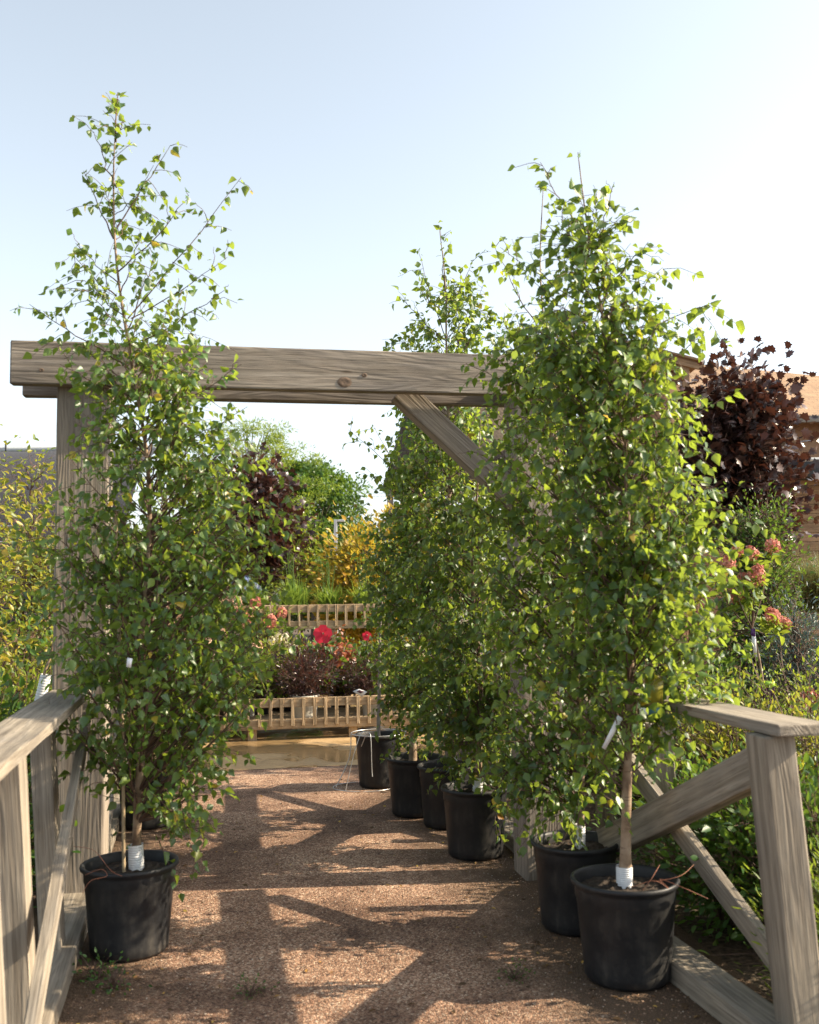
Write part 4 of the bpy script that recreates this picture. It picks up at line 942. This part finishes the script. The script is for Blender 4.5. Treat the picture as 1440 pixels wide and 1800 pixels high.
# ---- building, wooden wall and awning at the right
def shingle_mat():
    m, n, p = newmat('tan_shingles'); tc = N(n, 'ShaderNodeTexCoord'); mp = N(n, 'ShaderNodeMapping'); mp.inputs['Scale'].default_value = (1, 1, 1)
    n.links.new(tc.outputs['UV'], mp.inputs[0])
    br = N(n, 'ShaderNodeTexBrick'); br.inputs['Scale'].default_value = 1.; br.inputs['Brick Width'].default_value = .30; br.inputs['Row Height'].default_value = .14; br.inputs['Mortar Size'].default_value = .006
    br.inputs['Color1'].default_value = (.42, .27, .15, 1); br.inputs['Color2'].default_value = (.34, .21, .115, 1); br.inputs['Mortar'].default_value = (.18, .11, .07, 1)
    n.links.new(mp.outputs[0], br.inputs['Vector'])
    no = N(n, 'ShaderNodeTexNoise', Scale=3., Detail=6.); n.links.new(tc.outputs['Object'], no.inputs['Vector'])
    v = ramp(n, no.outputs['Fac'], [(.3, (.8, .8, .8)), (.7, (1.15, 1.12, 1.1))])
    n.links.new(mixc(n, br.outputs[0], v.outputs[0], 1., 'MULTIPLY'), p.inputs['Base Color']); p.inputs['Roughness'].default_value = .9
    bump(n, p, br.outputs['Fac'], .5, -.02); return m
def building():
    Y = 22.5; e = at(1200, 742, Y); ze = e.z; xl = at(1060, 742, Y).x; xr = xl+12.5; D = 10.; ap = Vector((at(1100, 592, Y+4.2).x, Y+4.2, at(1100, 628, Y+4.2).z))
    t = thing('garden_shop_building', ((xl+xr)/2, Y+D/2, 0), 'tan shingled hip-roofed building behind the bronze maple and right birches', 'building')
    ov = .5; c = [Vector((xl-ov, Y-ov, ze)), Vector((xr+ov, Y-ov, ze)), Vector((xr+ov, Y+D+ov, ze)), Vector((xl-ov, Y+D+ov, ze))]
    ms = shingle_mat()
    V = np.array([list(v) for v in c]+[list(ap)]); me = mk('roof', V, [np.array([(0, 1, 4), (1, 2, 4), (2, 3, 4), (3, 0, 4)])])
    uv = me.uv_layers.new(name='UVMap')
    for po in me.polygons:
        nn = po.normal; ux = Vector((0, 0, 1)).cross(nn).normalized(); vy = nn.cross(ux)
        for li in po.loop_indices:
            co = me.vertices[me.loops[li].vertex_index].co; uv.data[li].uv = (co.dot(ux), co.dot(vy))
    rf = link('roof', me, ms, t)
    mg = plain('grey_gutter', (.22, .19, .15), .5, .2, 8.); mw = plain('stucco_tan', (.31, .20, .125), .85, .12, 9.)
    board('gutter', c[0]+Vector((0, -.06, -.07)), c[1]+Vector((0, -.06, -.07)), .12, .15, mg, rf)
    board('gutter', c[0]+Vector((-.06, .02, -.07)), c[3]+Vector((-.06, 0, -.07)), .12, .15, mg, rf)
    board('soffit', Vector((xl-ov+.01, Y-.25, ze-.03)), Vector((xr+ov, Y-.25, ze-.03)), .49, .03, plain('soffit_brown', (.3, .17, .09), .8, .1), t)
    zb = -.05; h = ze-.05
    board('wall', Vector((xl, Y+.1, (zb+h)/2)), Vector((xr, Y+.1, (zb+h)/2)), .2, h-zb, mw, t, bev=0, wear=0)
    board('wall', Vector((xl+.1, Y+.21, (zb+h)/2)), Vector((xl+.1, Y+D, (zb+h)/2)), .2, h-zb, mw, t, bev=0, wear=0)
    board('wall', Vector((xr-.1, Y+.21, (zb+h)/2)), Vector((xr-.1, Y+D, (zb+h)/2)), .2, h-zb, mw, t, bev=0, wear=0)
    for px in (1085, 1180):
        x = at(px, 700, Y).x+.0
        board('corner_trim', (x, Y-.02, 0), (x, Y-.02, h-.02), .22, .035, M_FENCE, t, up=(0, 1, 0))
    wx = at(1083, 690, Y-.1).x
    return t
building()
def gable():
    """timber framed gable in front of the hip roof"""
    Y = 19.5; L = at(1068, 600, Y); z1 = at(1090, 598, Y).z; t = thing('timber_dormer', (L.x, Y, 0), 'brown timber-framed shed with a sloping fascia glimpsed through the nearest right birch', 'shed')
    x0 = at(1068, 700, Y).x; x1 = at(1214, 700, Y).x; za = at(1090, 606, Y).z; zb = at(1214, 645, Y).z
    mb = plain('umber_panel', (.16, .09, .05), .8, .2)
    V = [(x0, Y, 0), (x1, Y, 0), (x1, Y, zb), (x0, Y, za), (x0, Y+1.6, 0), (x1, Y+1.6, 0), (x1, Y+1.6, zb), (x0, Y+1.6, za)]
    link('wall', mk('wall', np.array(V), [np.array([(0, 1, 2, 3), (5, 4, 7, 6), (4, 0, 3, 7), (1, 5, 6, 2)])]), mb, t)
    board('fascia', (x0-.1, Y-.12, za+.04), (x1+.25, Y-.12, zb-.03), .05, .16, M_FENCE, t)
    board('roof', (x0-.1, Y+.75, za+.14), (x1+.25, Y+.75, zb+.07), 1.9, .05, M_FENCE, t)
    for x in (x0+.13, x0+.42, x1-.1): board('post', (x, Y-.05, 0), (x, Y-.05, zb if x > x1-.5 else za-.05), .14, .09, M_FENCE, t, up=(0, 1, 0))
    for z in (za-.5, za-1.2, za-1.9): board('rail', (x0+.2, Y-.045, z), (x1-.17, Y-.045, z), .08, .1, M_FENCE, t)
gable()
def wooden_wall():
    Y = 17.5; x0 = at(1362, 900, Y).x; x1 = x0+6.; ztop = at(1400, 850, Y).z
    t = thing('board_wall', ((x0+x1)/2, Y, 0), 'cedar wall of horizontal boards at the right edge below the black awning', 'wall')
    z = 0; i = 0
    while z < ztop-.02:
        h = .165; board('board', (x0, Y-.003*(i % 2), z+h/2), (x1, Y-.003*(i % 2), z+h/2), .025, h-.008, M_FENCE, t, bev=.004); z += h; i += 1
    for px in (1362, 1393):
        x = at(px, 900, Y).x; board('trim', (x, Y-.035, 0), (x, Y-.035, ztop), .12, .035, M_FENCE, t, up=(0, 1, 0))
    board('backing', (x0+.02, Y+.04, ztop/2), (x1-.02, Y+.04, ztop/2), .03, ztop-.02, plain('dark_backing', (.05, .03, .02), .9, .1), t, bev=0)
    a = thing('awning', ((x0+x1)/2, Y-.3, ztop), 'rolled black awning with a pale top bar above the cedar wall', 'awning')
    zt = at(1400, 815, Y-.4).z
    m = plain('black_canvas', (.012, .014, .016), .6, .3)
    board('canvas', (x0+.1, Y-.32, (ztop+zt)/2+.03), (x1, Y-.32, (ztop+zt)/2+.03), .5, zt-ztop-.02, m, a, bev=.05)
    link('top_bar', tubes('top_bar', [(np.array([(x0+.1, Y-.56, zt+.05), (x1, Y-.56, zt+.05)]), .03)], 10), plain('pale_bar', (.5, .52, .52), .5, .05), a)
wooden_wall()
def hut():
    """steep brown shingled roof whose left slope shows beside the middle birches"""
    Y = 24.; t0 = at(735, 640, Y); t = thing('steep_roof_hut', (t0.x+.9, Y+1, 0), 'steep brown shingled hut roof mostly hidden by the middle right birches', 'hut')
    m = plain('brown_shingle', (.06, .045, .03), .9, .5, 25., bmp=.5); l = at(684, 830, Y); ztop = at(722, 680, Y).z; xt = at(722, 690, Y).x
    x1 = xt+3.6; zb = l.z-.3; xl = l.x-.15
    V = [(xl, Y, zb), (x1+.7, Y, zb), (x1+.7, Y+3, zb), (xl, Y+3, zb), (xt, Y+.9, ztop), (x1, Y+.9, ztop), (x1, Y+2.1, ztop), (xt, Y+2.1, ztop)]
    link('roof', mk('roof', np.array(V), [np.array([(0, 1, 5, 4), (1, 2, 6, 5), (2, 3, 7, 6), (3, 0, 4, 7), (4, 5, 6, 7)])]), m, t)
    for x in (xl+.15, x1+.5):
        for y in (Y+.15, Y+2.2): board('post', (x, y, 0), (x, y, zb), .12, .12, M_WOOD, t, up=(0, 1, 0))
hut()
def blue_tarp():
    Y = 14.6; a = at(424, 1045, Y); t = thing('tarp_bundle', (a.x, Y, a.z-.02), 'blue grey tarp bundle beside the bronze maple stem, above the blush hydrangeas', 'tarp'); rg = np.random.default_rng(3)
    V = []; n = 16
    for i in range(9):
        th_ = i/8*math.pi/2
        for j in range(n):
            p = j*2*math.pi/n; k = 1+.12*math.sin(3*p+i)+rg.normal()*.03; V.append((a.x+.28*math.cos(th_)*math.cos(p)*k, Y+.2*math.cos(th_)*math.sin(p)*k, a.z+.26*math.sin(th_)*k))
    Q = [(i*n+j, i*n+(j+1) % n, (i+1)*n+(j+1) % n, (i+1)*n+j) for i in range(8) for j in range(n)]
    link('tarp', mk('tarp', np.array(V), [np.array(Q)], smooth=True), plain('blue_tarp', (.10, .14, .26), .5, .2), t)
    board('pallet_stand', (a.x-.4, Y, a.z-.06), (a.x+.4, Y, a.z-.06), .5, .06, M_BENCH, t)
    for dx in (-.3, .3): board('leg', (a.x+dx, Y, 0), (a.x+dx, Y, a.z-.09), .08, .08, M_BENCH, t, up=(0, 1, 0))
blue_tarp()
tg = at(632, 1217, 11.3); tt = thing('plant_tag', (tg.x, 11.3, tg.z), 'white printed plant tag tilted over the top rail of the low bench', 'plant tag')
strip('card', [at(620, 1215, 11.3), at(636, 1225, 11.3), at(646, 1216, 11.3), at(631, 1211, 11.3)], M_TAG, tt)
strip('photo_print', [at(627, 1215.5, 11.29), at(634, 1219, 11.29), at(641, 1215.5, 11.29), at(632, 1212.6, 11.29)], plain('tag_print', (.12, .05, .07), .5, .4, 60.), tt)

# ================================================================ LITTER
def litter():
    rg = np.random.default_rng(77); n = 1900
    u = np.where(rg.random(n) < .6, 1.85-np.abs(rg.normal(size=n))*.5, rg.uniform(-.6, 1.9, n)); u = np.where(rg.random(n) < .22, -.55+np.abs(rg.normal(size=n))*.25, u)
    v = rg.uniform(2.4, 9, n); p = np.stack([u*cT-v*sT, u*sT+v*cT, np.full(n, .008)], 1)
    d = rg.normal(size=(n, 3)); d[:, 2] *= .15; nr = np.stack([rg.normal(size=n)*.3, rg.normal(size=n)*.3, np.ones(n)], 1)
    m = leaf_mat('fallen_leaf', [(0, (.06, .035, .02)), (.7, (.16, .09, .045)), (.9, (.35, .2, .06)), (1, (.55, .38, .08))], (.4, .3, .1), .15, .6, .3)
    o = link('leaf_litter', leaves('leaf_litter', p, d, rg.uniform(.3, 1, n)**3*.034+.006, 'oval', nrm=nr, rg=rg), m); o['kind'] = 'stuff'
    tag(o, 'small dry leaf scraps and crumbs scattered on the red gravel', 'leaf litter')
    k = 26000; u = rg.uniform(-.6, 1.95, k); v = 2.4+rg.random(k)**1.5*7; s = rg.uniform(.0018, .0048, k)
    c = np.stack([u*cT-v*sT, u*sT+v*cT, .004+s*.3], 1)
    oct_ = np.array([(1, 0, 0), (0, 1, 0), (-1, 0, 0), (0, -1, 0), (0, 0, .75), (0, 0, -.6)]); an = rg.uniform(0, 6.28, k)
    V = oct_[None]*s[:, None, None]*rg.uniform(.7, 1.3, (k, 6, 1)); x = V[..., 0]*np.cos(an)[:, None]-V[..., 1]*np.sin(an)[:, None]; y = V[..., 0]*np.sin(an)[:, None]+V[..., 1]*np.cos(an)[:, None]
    V = np.stack([x, y, V[..., 2]], -1)+c[:, None]
    Fc = np.array([(0, 1, 4), (1, 2, 4), (2, 3, 4), (3, 0, 4)]); Fa = (np.arange(k)[:, None, None]*6+Fc[None]).reshape(-1, 3)
    mg = leaf_mat('loose_stone', [(0, (.10, .055, .035)), (.5, (.27, .16, .11)), (.85, (.40, .28, .21)), (1, (.6, .52, .45))], (.3, .2, .2), .0, .85, .3)
    o = link('loose_gravel', mk('loose_gravel', V.reshape(-1, 3), [Fa], np.repeat(rg.random(k), 4)), mg); o['kind'] = 'stuff'
    tag(o, 'loose pinkish gravel stones lying on the path', 'gravel')
litter()
# any kind that was built but never placed is removed
for k, (o, used) in PROTO.items():
    if not used:
        for c in list(o.children_recursive)+[o]: bpy.data.objects.remove(c)
